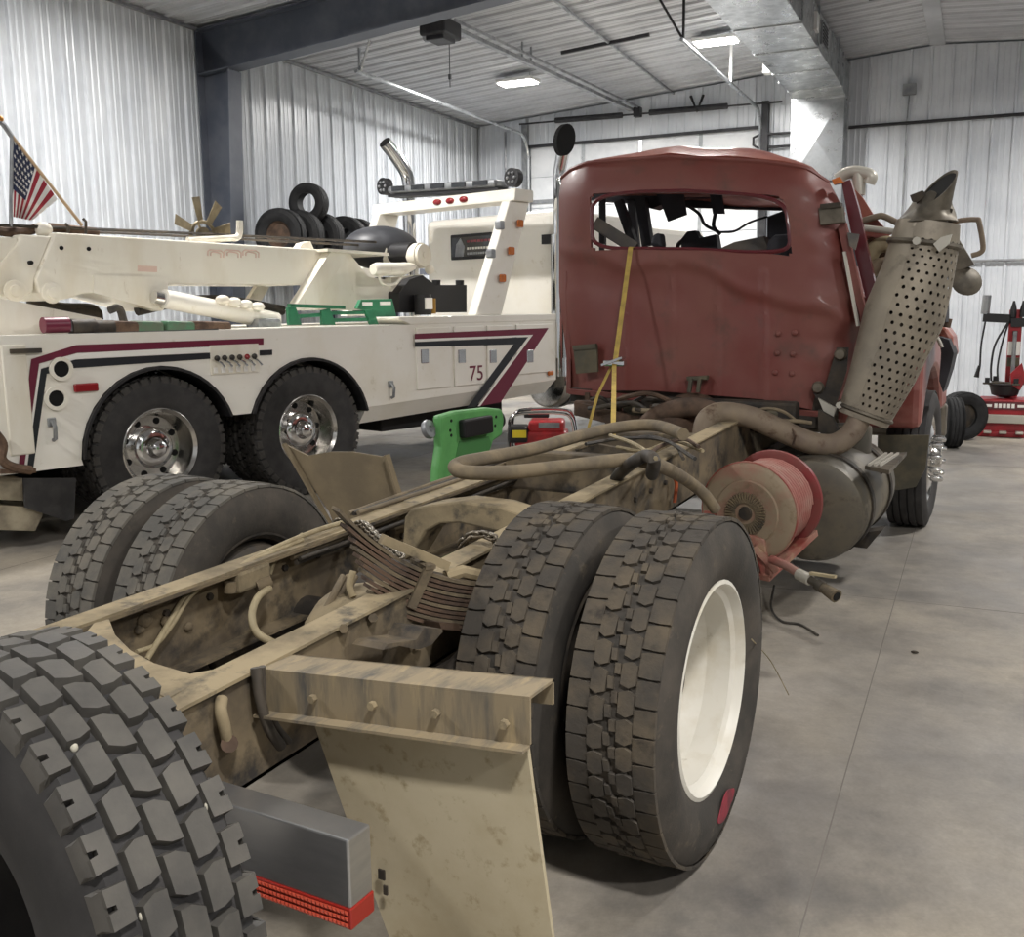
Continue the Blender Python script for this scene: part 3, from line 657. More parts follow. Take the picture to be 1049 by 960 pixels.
# lift cylinder
a = PW(168, 306, X=-.74); b = PW(283, 329, X=-.74)
cy_ = MB().cyl(a, b, .078, 24).build('lift_cylinder', MT['cream'], WT)
MB().cyl(a-(b-a)*.08, a, .05, 16).build('cylinder_rod', MT['chrome'], cy_)
a = PW(265, 331, X=-.7); MB().box(a+V((0, .05, -.02)), (.2, .25, .12)).build('cylinder_foot', MT['galvdull'], WT, bevel=.03)
a = PW(238, 312, X=-.65)
for k in range(4): MB().sphere(PW(228+k*12, 307+k*2.4, X=-.65), .05, 7, (1, 1.3, .8)).build('hose_fitting', MT['creamold'], WT)
# mast
wplate('mast_plate', [(340, 256), (358, 257), (322, 318), (300, 318)], -.70, .12, MT['creamold'])
wplate('mast_plate', [(356, 257), (378, 284), (401, 287), (402, 318), (320, 318)], -.76, .05, MT['creamold'])
wplate('mast_plate', [(356, 257), (378, 284), (401, 287), (402, 318), (300, 318), (338, 256)], -1.5, .06, MT['creamold'])
wplate('mast_plate', [(264, 292), (276, 294), (262, 318), (248, 318)], -1.1, .06, MT['creamold'])
MB().prism(wpx([(336, 254.5), (398, 259), (399, 262), (336, 257.5)], -.66), (-.9, 0, 0)).build('winch_platform', MT['creamold'], WT)
wplate('winch_bracket', [(400, 284), (434, 281), (427, 292), (402, 300)], -.72, .08, MT['creamold'])
# winch: rope drum, gearbox, motor
wa = PW(428, 262, X=-.62)
wn = MB().cyl(wa+V((-.06, 0, .03)), wa+V((-.85, -.05, .05)), .105, 24).build('rope_drum', MT['blackplastic'], WT)
MB().lathe([(0, .1), (.03, .1), (.03, .085), (.11, .085), (.115, .05), (.125, .05), (.125, -.02), (.09, -.08)], wa+V((0, 0, 0)), axis=(1, .12, 0), n=28).build('gearbox', MT['creamold'], WT)
MB().cyl(wa+V((-.32, -.02, .045)), wa+V((-.42, -.02, .045)), .115, 20).build('drum_flange', MT['creamold'], WT)
MB().cyl(wa+V((-.52, -.02, .045)), wa+V((-.66, -.02, .045)), .118, 20).build('drum_flange', MT['creamold'], WT)
a = PW(382, 276, X=-.55); b = PW(410, 276, X=-.55); c_ = PW(424, 273, X=-.55)
MB().tube([a, a+(b-a)*.15, b], [.05, .065, .065], 18).build('winch_motor', MT['creamold'], WT)
MB().tube([b, b+(c_-b)*.3, c_], [.065, .062, .03], 18).build('motor_cone', MT['creamold'], WT)
MB().tube(smooth_path([PW(388, 283, X=-.5), PW(392, 291, X=-.5), PW(404, 291, X=-.5), PW(411, 285, X=-.5)]), .014, 7).build('hydraulic_hose', MT['creamold'], WT)
MB().sphere(PW(440, 276, X=-.55), .05, 7).build('hose_fitting', MT['creamold'], WT)
dq = PW(390, 249, X=-1.25)
dm = MB().sphere(dq-V((0, 0, .05)), .36, 14, (1.0, 1.15, .62)).build('winch_cover', M('black_cover', C('#35363a'), .5, 0, C('#45464a'), 4), WT)
# black reservoir
rs = MB().prism(wpx([(409, 300), (420, 286), (433, 282), (446, 292), (478, 292), (478, 320), (409, 320)], -.6), (-.7, 0, 0)).build('reservoir', MT['blackplastic'], WT)
for x_ in (447, 471):
    q = PW(x_, 292, X=-.75); MB().cyl(q-V((0, 0, .02)), q+V((0, 0, .05)), .045, 14).build('filler_cap', MT['blackplastic'], rs)
q = PW(433, 310, X=-.5); fl = MB().cyl(q-V((0, 0, .12)), q+V((0, 0, .08)), .085, 18).build('oil_filter', MT['blackplastic'], WT)
MB().box(q+V((.085, 0, -.01)), (.02, .09, .11)).build('filter_label', MT['stripewht'], fl)
MB().cyl(PW(443, 311, X=-.47)-V((0, 0, .1)), PW(443, 311, X=-.47)+V((0, 0, .05)), .035, 12).build('brass_valve', M('brass', C('#a07c3c'), .4, .7), WT)
# pylon
def pyl(x, nm='pylon_leg'):
    k = (x+.12)
    a0, a1 = V((x, 3.42, 1.47)), V((x, 3.95, 2.60))
    mb = MB(); mb.prism([a0, a0+V((0, .38, 0)), a1+V((0, .30, 0)), a1+V((0, .0, 0))], (-.12, 0, 0))
    return mb.build(nm, MT['cream'], WT, bevel=.012)
pyl(-.04); pyl(-2.0)
pb = MB().prism([(0, 3.97, 2.60), (0, 4.27, 2.60), (0, 4.27, 2.72), (0, 3.99, 2.72)], (-2.16, 0, 0)).build('pylon_beam', MT['cream'], WT, bevel=.012)
for x_ in (447, 460, 474):
    q = PW(x_, 201, Y=3.965); MB().sphere(V((q.x, 3.975, 2.665)), .06, 8, (1, .5, .55)).build('marker_light', MT['redlens'], pb)
for (x_, y_) in ((530, 229), (521, 257), (512, 285)):
    q = PW(x_, y_, X=-.03); MB().box(q+V((.02, .02, 0)), (.03, .09, .08)).build('marker_light', MT['amber'], WT, bevel=.015)
for (x_, y_) in ((516, 231), (507, 260)):
    q = PW(x_, y_, X=-.02); wl2 = MB().box(q+V((.0, -.06, 0)), (.08, .07, .09)).build('work_light', MT['galvdull'], WT, bevel=.015)
RY = Matrix.Rotation(.04, 3, 'Y')
lb = MB().box((-1.1, 4.12, 2.83), (1.62, .26, .08), R=RY).build('light_bar', MT['galvdull'], WT, bevel=.03)
MB().box((-1.1, 4.12, 2.77), (1.66, .2, .035), R=RY).build('light_bar_base', MT['blackplastic'], lb)
for k in range(5): MB().box((-1.72+k*.31, 3.985, 2.835+.04*(.62-k*.31)), (.2, .012, .05), R=RY).build('light_module', MT['glassdark'], lb)
for x_, zz_ in ((-.12, 2.84), (-2.06, 2.92)):
    wl2 = MB().cyl((x_, 4.06, zz_), (x_, 4.14, zz_), .095, 20).build('work_light', MT['blackplastic'], WT)
    for k in range(6): MB().sphere((x_+.05*cos(k*pi/3), 4.055, zz_+.05*sin(k*pi/3)), .017, 5).build('led', MT['galvdull'], wl2)
# sleeper and cab
def rbox(u0, u1, y0, y1, z0, z1, name, mat, bevel): return MB().box(((u0+u1)/2, (y0+y1)/2, (z0+z1)/2), (u1-u0, y1-y0, z1-z0)).build(name, mat, WT, bevel=bevel)
rbox(-2.12, -.13, 4.78, 6.4, 1.0, 2.58, 'sleeper', MT['cream'], .07)
rbox(-2.08, -.17, 6.4, 8.0, 1.0, 2.5, 'cab', MT['cream'], .08)
MB().prism([(-.2, 7.9, 1.0), (-.2, 9.9, 1.0), (-.2, 9.9, 1.45), (-.2, 8.0, 1.8)], (-1.85, 0, 0)).build('hood', MT['cream'], WT, bevel=.08)
rbox(-2.2, -.1, 9.9, 10.1, .45, .95, 'front_bumper', MT['chrome'], .02)
MB().box((-.128, 5.6, 1.12), (.012, 1.5, .05)).build('maroon_stripe', MT['maroon'], WT)
for x_ in (-.2, -2.1): wheel(WT, (x_, 8.9, .515), 0 if x_ > -1 else pi, TY_rib, 'steer').location.z = .475
a = PW(462, 241, Y=4.775); b = PW(510, 264, Y=4.775)
wn_ = MB().box(((a.x+b.x)/2, 4.775, (a.z+b.z)/2), (b.x-a.x, .03, a.z-b.z)).build('rear_window', MT['blackplastic'], WT, bevel=.012)
MB().box(((a.x+b.x)/2, 4.757, (a.z+b.z)/2), (b.x-a.x-.07, .01, a.z-b.z-.07)).build('window_pane', MT['glassdark'], wn_)
sw, sh = b.x-a.x, a.z-b.z
MB().prism([(a.x+.11*sw, 4.7505, b.z+.12*sh), (a.x+.3*sw, 4.7505, b.z+.12*sh), (a.x+.33*sw, 4.7505, b.z+.5*sh), (a.x+.24*sw, 4.7505, b.z+.85*sh), (a.x+.14*sw, 4.7505, b.z+.6*sh)], (0, .001, 0)).build('window_decal', MT['galvdull'], wn_)
for zz, mm, n_ in ((.7, MT['redprint'], 7), (.42, MT['stripewht'], 9), (.22, MT['galvdull'], 11)):
    for k in range(n_):
        MB().box((lerp(a.x+.37*sw, a.x+.9*sw, (k+.5)/n_), 4.7505, b.z+zz*sh), (.40*sw/n_, .001, .09*sh)).build('window_decal', mm, wn_)
# exhaust stacks
def stack(x, y, z1, nm, back, r=.075):
    p0 = [V((x, y, .9)), V((x, y, z1-.62)), V((x, y, z1-.45))]
    p1 = p0 + [V((x, y-back*.05, z1-.3)), V((x, y-back*.22, z1-.12)), V((x, y-back*.36, z1))]
    s_ = MB().tube(smooth_path(p1, 5), r, 20, caps=False).build(nm, MT['chrome'], WT, solid=.004)
    e = p1[-1]; d = (p1[-1]-p1[-2]).normalized()
    MB().cyl(e-d*.02, e-d*.012, r*.97, 20).build('stack_bore', MT['hole'], s_)
    MB().cyl((x, y, 1.0), (x, y, z1-1.2), r*1.35, 24).build('muffler_guard', MT['chrome'], s_)
    MB().box((x+(-.1 if x < -1 else .0), y, 2.05), (.25, .06, .09)).build('stack_bracket', MT['blackplastic'], s_)
q = PW(419, 200, X=-2.26); stack(-2.26, q.y, PW(396, 146, X=-2.26).z, 'exhaust_stack', 1.0)
q = PW(573, 200, X=-.02)
s_ = MB().tube(smooth_path([V((-.02, q.y, .8)), V((-.02, q.y, 2.0)), V((-.02, q.y, 2.75)), PW(573, 178, X=-.02), PW(575.5, 163, X=.02), PW(579.5, 146, X=.08)], 5), .066, 20, caps=False).build('exhaust_stack', MT['chrome'], WT, solid=.004)
el = [(580+9.5*cos(a)+3*sin(a)*-.5, 143+16.5*sin(a)) for a in [2*pi*k/24 for k in range(24)]]
MB().prism(wpx(el, .16), (-.05, 0, 0)).build('stack_mouth', MT['hole'], s_)
MB().cyl((-.02, q.y, 1.0), (-.02, q.y, 2.3), .098, 24).build('muffler_guard', MT['chrome'], s_)
MB().box((-.12, q.y, 2.26), (.25, .06, .1)).build('stack_bracket', MT['blackplastic'], s_)
# fuel tank ahead of the body
ft = MB().lathe([(0, 0), (.27, 0), (.29, .02), (.29, 1.3), (.27, 1.32), (0, 1.32)], (-.33, 4.85, .72), axis=(0, 1, 0), n=36).build('fuel_tank', MT['alu'], WT)
MB().lathe([(.295, .15), (.3, .15), (.3, .22), (.295, .22)], (-.33, 4.85, .72), axis=(0, 1, 0), n=36, closed=True).build('tank_strap', MT['galvdull'], ft)
# cables along the boom
for k, (y0, y1) in enumerate(((231, 248), (234, 252))):
    MB().tube([PW(-40, y0-2, X=-.95-.2*k), PW(150, y0+6, X=-.95-.2*k), PW(385, y1, X=-.95-.2*k)], .013, 6).build('winch_cable', MT['steeldark'], WT)
MB().tube(smooth_path([PW(192, 246, X=-.95), PW(235, 244, X=-.95), PW(243, 243, X=-.95), PW(245.5, 238, X=-.95), PW(245.5, 226, X=-.95)], 4), .03, 9).build('hydraulic_pipe', MT['creamold'], WT)
MB().tube(smooth_path([PW(-10, 236, X=-1.0), PW(20, 238, X=-1.0), PW(45, 233, X=-1.0), PW(80, 236, X=-1.0), PW(100, 238, X=-1.0)], 4), .035, 8).build('boom_head_pipe', MT['brownrust'], WT)
MB().sphere(PW(44, 235, X=-.98), .07, 7, (1, 1, .8)).build('boom_head_joint', MT['creamold'], WT)
for (x_, y_) in ((70, 236), (88, 231)):
    MB().tube([PW(x_, 242, X=-.9), PW(x_, y_-4, X=-.9), PW(x_-3, y_-7, X=-.9)], .012, 6).build('cable_guide', MT['steeldark'], WT)
wplate('sheave_bracket', [(310, 249), (318, 247), (322, 256), (306, 255)], -1.0, .1, MT['creamold'])
# fleet number
def text_mesh(s, size, name, mat, parent, mat4, ext=.001):
    cu = bpy.data.curves.new(name, 'FONT'); cu.body = s; cu.size = size; cu.extrude = ext; cu.align_x = 'CENTER'; cu.align_y = 'CENTER'
    to = bpy.data.objects.new(name, cu); COL.objects.link(to)
    dg = bpy.context.evaluated_depsgraph_get(); me = bpy.data.meshes.new_from_object(to.evaluated_get(dg))
    bpy.data.objects.remove(to); me.materials.clear(); me.materials.append(mat)
    o = bpy.data.objects.new(name, me); COL.objects.link(o); o.parent = parent; o.matrix_local = mat4; return o
RX = Matrix(((0, 0, 1, 0), (1, 0, 0, 0), (0, 1, 0, 0), (0, 0, 0, 1)))   # text facing +x, reading along +y
q = PW(488, 383, X=.021); text_mesh('75', .21, 'fleet_number', MT['maroon'], WT, Matrix.Translation(V((.0215, q.y, q.z))) @ RX)
# ============================================================ RED TRUCK (world axes are its axes: y forward)
MT['frame'] = M('dusty_frame', C('#574d3f'), .85, 0, C('#786a53'), 5, .40, .62, bump=.25, bscale=35, col3=C('#2f2c29'), scale3=6, lo3=.5, hi3=.66, spd=.004)
MT['framelight'] = M('dusty_frame_sandy', C('#97886b'), .85, 0, C('#6f6450'), 5, .45, .66, bump=.3, bscale=45, col3=C('#45413b'), scale3=9, lo3=.54, hi3=.7, spd=.004)
MT['grease'] = M('greasy_dirt', C('#26221e'), .75, 0, C('#453c31'), 8, .42, .65, bump=.3, bscale=40, spd=.006)
MT['redcab'] = M('red_cab_paint', C('#6e3731'), .5, 0, C('#75473e'), 2.2, .42, .68, bump=.03, bscale=14, col3=C('#503b33'), scale3=4.5, lo3=.55, hi3=.8, coat=.05, rvar=.2)
MT['redbright'] = M('red_fender_paint', C('#80443d'), .42, 0, C('#93655b'), 5, .45, .72, coat=.12, col3=C('#806c5e'), scale3=9, lo3=.62, hi3=.8)
MT['redroof'] = M('red_roof_paint', C('#9a5b4c'), .4, 0, C('#7d4038'), 4, .4, .65, coat=.3, bump=.1, bscale=6)
MT['reddark'] = M('dark_red_paint', C('#5b1f26'), .3, coat=.4)
MT['olive'] = M('olive_dirt', C('#4a463a'), .7, 0, C('#5d5645'), 9)
MT['exh'] = M('dusty_exhaust', C('#75675a'), .7, .2, C('#8b7d69'), 5, .4, .65, col3=C('#5a4637'), scale3=11, bump=.15, bscale=50, spd=.003)
MT['shield'] = M('dusty_shield', C('#857d70'), .5, .4, C('#999080'), 4, .4, .65, col3=C('#5f574b'), scale3=6, lo3=.55, hi3=.75)
MT['shieldtop'] = M('dirty_steel', C('#6d665a'), .5, .5, C('#4e4941'), 6)
MT['tank'] = M('dusty_tank', C('#57534b'), .5, .35, C('#756b58'), 4, .42, .7, col3=C('#3f3b35'), scale3=8)
MT['reelred'] = M('reel_red', C('#844139'), .55, 0, C('#966f60'), 6, .42, .66, col3=C('#a08a6c'), scale3=10, lo3=.56, hi3=.74)
MT['hosered'] = M('red_hose', C('#8c554c'), .7, 0, C('#96776c'), 7, .45, .7)
MT['reeldust'] = M('reel_dusty_disc', C('#8a7b66'), .75, 0, C('#8f6457'), 5, .5, .7, col3=C('#76654f'), scale3=12)
MT['hosedirt'] = M('dusty_hose', C('#6b604f'), .8, 0, C('#857760'), 9, bump=.1)
MT['airline'] = M('tan_air_line', C('#a39678'), .7, 0, C('#8a7c60'), 9)
MT['blackhose'] = M('black_hose', C('#2e2b28'), .6, 0, C('#4a433a'), 9)
MT['strap'] = M('yellow_strap', C('#b79c4e'), .8, 0, C('#a08a4c'), 20)
MT['flap'] = M('dusty_mud_flap', C('#b5aa90'), .85, 0, C('#a5987b'), 3, .4, .65, bump=.2, bscale=30, col3=C('#8a7c5c'), scale3=22, lo3=.56, hi3=.72, spd=.003)
MT['flapdark'] = M('brown_mud_flap', C('#6b5f4b'), .8, 0, C('#7d6f57'), 4, bump=.1)
MT['interior'] = M('cab_interior', C('#26262a'), .7, 0, C('#34343a'), 5)
MT['intgrey'] = M('cab_interior_grey', C('#55524f'), .7, 0, C('#6a635a'), 6)
MT['rust'] = M('rusty_steel', C('#5f4b3c'), .8, .1, C('#463930'), 9, bump=.25, bscale=50, spd=.004)
MT['chain'] = M('chain_steel', C('#857e72'), .4, .8, C('#6a5f50'), 15)
MT['steelbright'] = M('bright_steel', C('#c8c8c8'), .33, .85, C('#a8a9ab'), 3, .4, .7, stretch=(1, 1, 4))
MT['paleplate'] = M('pale_metal', C('#bdb9ae'), .4, .3)
RT = root('red_truck', (0, 0, 0), 0, label='wrecked red truck with crushed cab and bare dusty chassis', cat='truck')
def pp(pts, **k): return [P(a, b, **k) for a, b in pts]
def plate(name, pts, ext, mat, par=RT, bevel=0, **k): return MB().prism(pp(pts, **k), ext).build(name, mat, par, bevel=bevel)
def hose(name, pts, r, mat, par=RT, n=10, sm=6): return MB().tube(smooth_path(pts, sm), r, n).build(name, mat, par)
# --- rails
XLr, XRr = -.36, .43
def lineZ(a, b): 
    k = (b.z-a.z)/(b.y-a.y); return lambda y: a.z+k*(y-a.y)
zL = lineZ(P(20, 655, X=XLr), P(605, 449, X=XLr)); zR = lineZ(P(171.5, 713.5, X=XRr-.07), P(545, 529, X=XRr-.07))
def rail(x, zf, s, y0, y1):
    mb = MB(); H, Fw, th = .245, .08, .009
    for (a0, a1, b0, b1) in ((0, s*th, -H, 0), (0, s*Fw, -th, 0), (0, s*Fw, -H, -H+th)):
        vs = [(x+xx, y, zf(y)+zz) for y in (y0, y1) for zz in (b0, b1) for xx in (a0, a1)]
        mb.add(vs, [(0, 1, 3, 2), (4, 6, 7, 5), (0, 4, 5, 1), (2, 3, 7, 6), (0, 2, 6, 4), (1, 5, 7, 3)])
    return mb.build('frame_rail', MT['frame'], RT)
rl = rail(XLr, zL, 1, -1.16, 6.1); rr_ = rail(XRr, zR, -1, -1.38, 6.1)
# sandy top dust on the flanges is the metal strip cap
MB().bar((XLr+.03, -1.18, zL(-1.18)+.004), (XLr+.03, 2.9, zL(2.9)+.004), .085, .008).build('flange_cap', MT['framelight'], rl)
MB().bar((XRr-.03, -1.4, zR(-1.4)+.004), (XRr-.03, 2.9, zR(2.9)+.004), .085, .008).build('flange_cap', MT['framelight'], rr_)
# bolts and holes on the rail webs
for y in [-.95+.17*k for k in range(16)]:
    z = zL(y)
    MB().cyl((XLr+.008, y, z-.07-.05*(int(y*10) % 2)), (XLr+.02, y, z-.07-.05*(int(y*10) % 2)), .012, 6).build('rail_bolt', MT['grease'], rl)
    if y < -.6 or y > .55: MB().cyl((XRr, y, zR(y)-.1), (XRr+.012, y, zR(y)-.1), .012, 6).build('rail_bolt', MT['grease'], rr_)
# rear crossmember with its curved gusset top
gp = [(112, 634), (118, 650), (134, 666), (158, 679), (195, 690), (232, 683), (262, 669), (171.5, 715), (135, 697), (106, 681), (92, 663), (87, 649), (96, 638)]
xm = plate('rear_crossmember', gp, (0, 0, -.05), MT['framelight'], Z=.782, bevel=.012)
MB().bar((XLr, -1.2, .67), (XRr, -1.3, .67), .02, .2).build('crossmember_web', MT['frame'], xm)
# arched crossmember
plate('arched_crossmember', [(411, 576), (414, 530), (420, 522), (440, 517), (470, 513.5), (510, 518.5), (547, 531), (535, 548), (505, 544), (470, 536), (450, 537), (436, 545), (421, 570)], (0, .13, 0), MT['framelight'], Y=.3, bevel=.008)
MB().box((.03, 1.45, .8), (.74, .1, .18)).build('crossmember', MT['frame'], RT, bevel=.015)
MB().box((.03, 2.3, .82), (.74, .12, .14)).build('crossmember', MT['frame'], RT, bevel=.015)
plate('gusset_plate', [(592, 462), (612, 455), (648, 462), (648, 490), (596, 492)], (0, .03, 0), MT['frame'], Y=1.5)
# --- axle
ax = MB().cyl((-1.0, 0, .485), (1.0, 0, .485), .075, 20).build('axle_housing', MT['grease'], RT)
MB().sphere((.02, .0, .5), .24, 12, (.8, 1, .95)).build('differential', MT['grease'], ax)
MB().lathe([(0, .0), (.08, -.004), (.17, -.03), (.21, -.08), (.23, -.18)], (.09, -.22, .685), axis=(0, -.2, 1), n=28).build('axle_cover', MT['framelight'], RT)
MB().cyl((.02, .2, .55), (.02, 2.4, .74), .055, 16).build('drive_shaft', MT['grease'], RT)
for s in (-1, 1): 
    MB().cyl((s*.55, 0, .485), (s*.72, 0, .485), .19, 24).build('brake_drum', MT['grease'], ax)
# rear wheels
for xx, kk, rz in ((1.0, 'dish', 0), (.672, 'dishin', pi)):
    wheel(RT, (xx, 0, RR), rz, TY_drive, kk, .2+xx)
for xx, kk, rz in ((-1.0, 'dish', pi), (-.672, 'dishin', 0)):
    t = wheel(RT, (xx, 0, RR*.965), rz, TY_driveg, kk, .5+xx); t.scale = (1, .965, .965)
# red paint mark on the outer right sidewall
mb = MB(); nn = 14
for k in range(nn+1):
    a = -1.62+.42*k/nn
    for r_ in (.375-.045*math.sin(pi*k/nn), .38, .385+.03*math.sin(pi*k/nn)): mb.v.append((1.0+.1345-(.003 if r_ > .4 else 0), r_*cos(a), RR+r_*sin(a)))
for k in range(nn):
    for j in range(2): mb.f.append((k*3+j, k*3+j+1, k*3+j+4, k*3+j+3)); mb.sm.append(True)
mb.build('paint_mark', M('red_marker', C('#93303d'), .7, 0, C('#5b3338'), 14, .4, .65), RT, solid=.002)
# front wheels and axle
for s in (1, -1): wheel(RT, (s*1.02, 4.80, .475), 0 if s > 0 else pi, TY_rib, 'steer', .4)
MB().cyl((-.95, 4.8, .47), (.95, 4.8, .47), .06, 14).build('front_axle', MT['grease'], RT)
# --- mud flap on its channel bracket, right side
a0, a1 = P(267, 685, Y=-1.06), P(533, 713, Y=-1.06); d_ = a1-a0; a1 = a0+d_*1.03
mb = MB()
up = V((0, 0, 1)); th = V((0, 0, .006)); fw = V((0, 1, 0))
mb.prism([a0, a1, a1+fw*.10, a0+fw*.10], -th)                                     # top flange
mb.prism([a0-up*.0062, a1-up*.0062, a1-up*.0928, a0-up*.0928], fw*.006)                               # face
mb.prism([a0-up*.093, a1-up*.093, a1-up*.093-fw*.03, a0-up*.093-fw*.03], -th)      # lip
mb.prism([a1+fw*.10, a0+fw*.10, a0+fw*.10-up*.05, a1+fw*.10-up*.05], fw*-.006)
fb = mb.build('flap_bracket', M('streaked_bracket', C('#8c7e65'), .8, 0, C('#57544f'), 7, .45, .7, stretch=(3, 1, .5), bump=.2, bscale=40, col3=C('#a5936f'), scale3=12, lo3=.55, hi3=.75, spd=.003), RT)
for (x_, y_) in ((322, 715), (383, 722), (448, 730), (518, 741)):
    q = P(x_, y_, Y=-1.065); MB().cyl(q, q+V((0, -.012, 0)), .009, 6).build('bolt', MT['framelight'], fb)
tl, tr = P(323, 740, Y=-1.045), P(541, 763, Y=-1.045)
bl, br_ = P(398, 960, Y=-1.045), P(568, 960, Y=-1.045)
def flapf(u, v):
    q = lerp(lerp(tl, tr, u), lerp(tl+(bl-tl)*1.28, tr+(br_-tr)*1.48, u), v); q.y += .012*sin(u*5)*v+.01*v*v; return q
mf = MB().grid(flapf, 14, 14).build('mud_flap', MT['flap'], RT, solid=.01)
for (x_, y_, w_, h_2) in ((391, 896, .016, .022), (395, 912, .010, .02)):
    q = P(x_, y_, Y=-1.06); MB().box(q, (w_, .004, h_2)).build('flap_print', MT['grease'], mf)
# hook and hoses at the rail end
MB().box(P(296, 690, X=.44)+V((0, 0, -.03)), (.02, .03, .03)).build('bracket_tab', MT['grease'], RT)
hose('air_hose', [P(262, 684, X=.45), P(266, 715, X=.46), P(275, 745, X=.47), P(288, 765, X=.47)], .012, MT['blackhose'])
hose('air_hose', [P(268, 683, X=.45), P(272, 715, X=.45), P(282, 742, X=.46), P(296, 760, X=.46)], .008, MT['blackhose'])
hk = hose('shackle', [P(227, 716, X=.44), P(226, 728, X=.455), P(230, 745, X=.46), P(234, 762, X=.455)], .013, MT['framelight'])
MB().cyl(P(235, 762, X=.435), P(235, 762, X=.47), .018, 10).build('shackle_pin', MT['rust'], hk)
# --- left mud flap / quarter guard
mb = MB(); pts = [(291, 455), (315, 467), (338, 463), (361, 463), (392, 468), (396, 467), (410, 505), (420, 560), (350, 560), (337, 524)]
mb.prism(pp(pts, Y=.72), (0, .012, 0)).build('mud_flap', MT['flapdark'], RT)
MB().bar(P(396, 466, Y=.70), P(420, 545, Y=.70), .03, .012).build('flap_edge', MT['flapdark'], RT)
MB().bar(P(291, 455, Y=.70), P(352, 560, Y=.70), .02, .012).build('flap_edge', MT['flapdark'], RT)
# --- valves and lines inside the left rail
vb = MB().bar(P(236, 597, X=-.31), P(270, 584, X=-.31), .07, .07).build('brake_valve', MT['framelight'], RT, bevel=.012)
MB().cyl(P(262, 601, X=-.28), P(277, 596, X=-.26), .02, 12).build('valve_port', MT['frame'], vb)
MB().cyl(P(236, 607, X=-.30), P(236, 596, X=-.3), .02, 10).build('valve_port', MT['frame'], vb)
hose('air_line', [P(276, 603, X=-.25), P(264, 612, X=-.22), P(258, 630, X=-.18), P(263, 648, X=-.15), P(282, 660, X=-.1)], .012, MT['airline'])
hose('air_line', [P(150, 676, X=-.30), P(163, 655, X=-.32), P(172, 640, X=-.33), P(190, 612, X=-.33), P(212, 597, X=-.33), P(240, 583, X=-.33), P(280, 562, X=-.33), P(320, 545, X=-.33), P(352, 535, X=-.33)], .009, MT['airline'])
hose('air_line', [P(140, 668, X=-.31), P(160, 660, X=-.32), P(176, 641, X=-.32), P(196, 610, X=-.32), P(225, 590, X=-.32), P(262, 573, X=-.32), P(310, 553, X=-.32)], .007, MT['airline'])
hose('air_line', [P(276, 588, X=-.33), P(281, 575, X=-.33), P(290, 562, X=-.33), P(310, 548, X=-.33)], .009, MT['airline'])
for (x_, y_, r_) in ((148, 636, .022), (170, 636, .016), (193, 642, .014), (143, 645, .015), (182, 628, .014), (400, 545, .024), (396, 560, .02), (405, 532, .018)):
    q = P(x_, y_, X=-.345); MB().sphere(q, r_, 6, (.7, 1.2, 1)).build('rail_fitting', MT['frame'], rl)
for k, (dz, r_) in enumerate(((-.028, .011), (-.05, .009), (-.036, .008))):
    pts = [V((XLr+.045+.018*k, y, zL(y)+dz+.006*sin(3*y+k))) for y in (-.1, .4, .9, 1.4, 1.9, 2.4, 2.9)]
    hose('wiring_loom', pts, r_, MT['blackhose'] if k else MT['hosedirt'])
for k in range(3):
    pts = [V((XLr-.02-.022*k, y, zL(y)+.016+.004*sin(4*y+2*k))) for y in (.35, .9, 1.4, 1.9, 2.5, 3.1)]
    hose('wiring_loom', pts, .009, MT['blackhose'] if k == 1 else MT['hosedirt'])
# hoses to the axle
for k in range(3): hose('brake_hose', [P(352+6*k, 590, X=.0), P(345+6*k, 603, X=.0), P(333+7*k, 625, X=-.02), P(322+8*k, 640, X=-.03)], .011, MT['hosedirt'])
hose('brake_hose', [P(362, 585, X=.05), P(358, 600, X=.05), P(362, 612, X=.07)], .011, MT['airline'])
# spring hanger below the right rail
mb = MB(); pts = pp([(361, 660), (378, 656), (398, 660), (412, 655), (424, 642), (422, 639), (404, 638), (396, 650), (380, 652), (366, 654)], X=.47)
mb.prism(pts, (.09, 0, 0)).build('spring_hanger', MT['frame'], RT)
for (x_, y_) in ((352, 644), (382, 633), (428, 608), (448, 624), (428, 662)): MB().cyl(P(x_, y_, X=.43), P(x_, y_, X=.45), .012, 6).build('rail_bolt', MT['frame'], RT)
MB().cyl((.5, -.2, .62), (.5, -.75, .45), .03, 12).build('shock_absorber', MT['grease'], RT)
MB().box((.48, -.35, .5), (.06, .3, .16)).build('spring_seat', MT['grease'], RT, bevel=.02)
plate('spring_clip_plate', [(434, 635), (482, 638), (482, 646), (436, 642)], (.05, 0, 0), MT['rust'], X=.46)
# --- cab
def plin(tab, x):
    if x <= tab[0][0]: return tab[0][1]
    for (a, b), (c, d) in zip(tab[:-1], tab[1:]):
        if x <= c: return b+(d-b)*(x-a)/(c-a)
    return tab[-1][1]
TOPY = [(0, 183), (.03, 175), (.09, 168), (.4, 162), (.76, 167), (.92, 173), (1, 188)]
BOTY = [(0, 400), (.3, 400), (.72, 409), (1, 424)]
LEFX = [(180, 577), (200, 574), (300, 574), (395, 585)]
RIGX = [(187, 848), (213, 861), (260, 868), (330, 881), (372, 874), (424, 851)]
CRE = [(575, 262), (640, 276), (700, 272), (760, 300), (830, 320), (884, 337)]
CR2 = [(575, 285), (640, 290), (700, 310), (730, 340)]
def dseg(x, y, poly):
    best = 1e9
    for (a, b), (c, d) in zip(poly[:-1], poly[1:]):
        t = max(0, min(1, ((x-a)*(c-a)+(y-b)*(d-b))/((c-a)**2+(d-b)**2))); px, py = a+t*(c-a), b+t*(d-b)
        best = min(best, math.hypot(x-px, y-py))
    return best
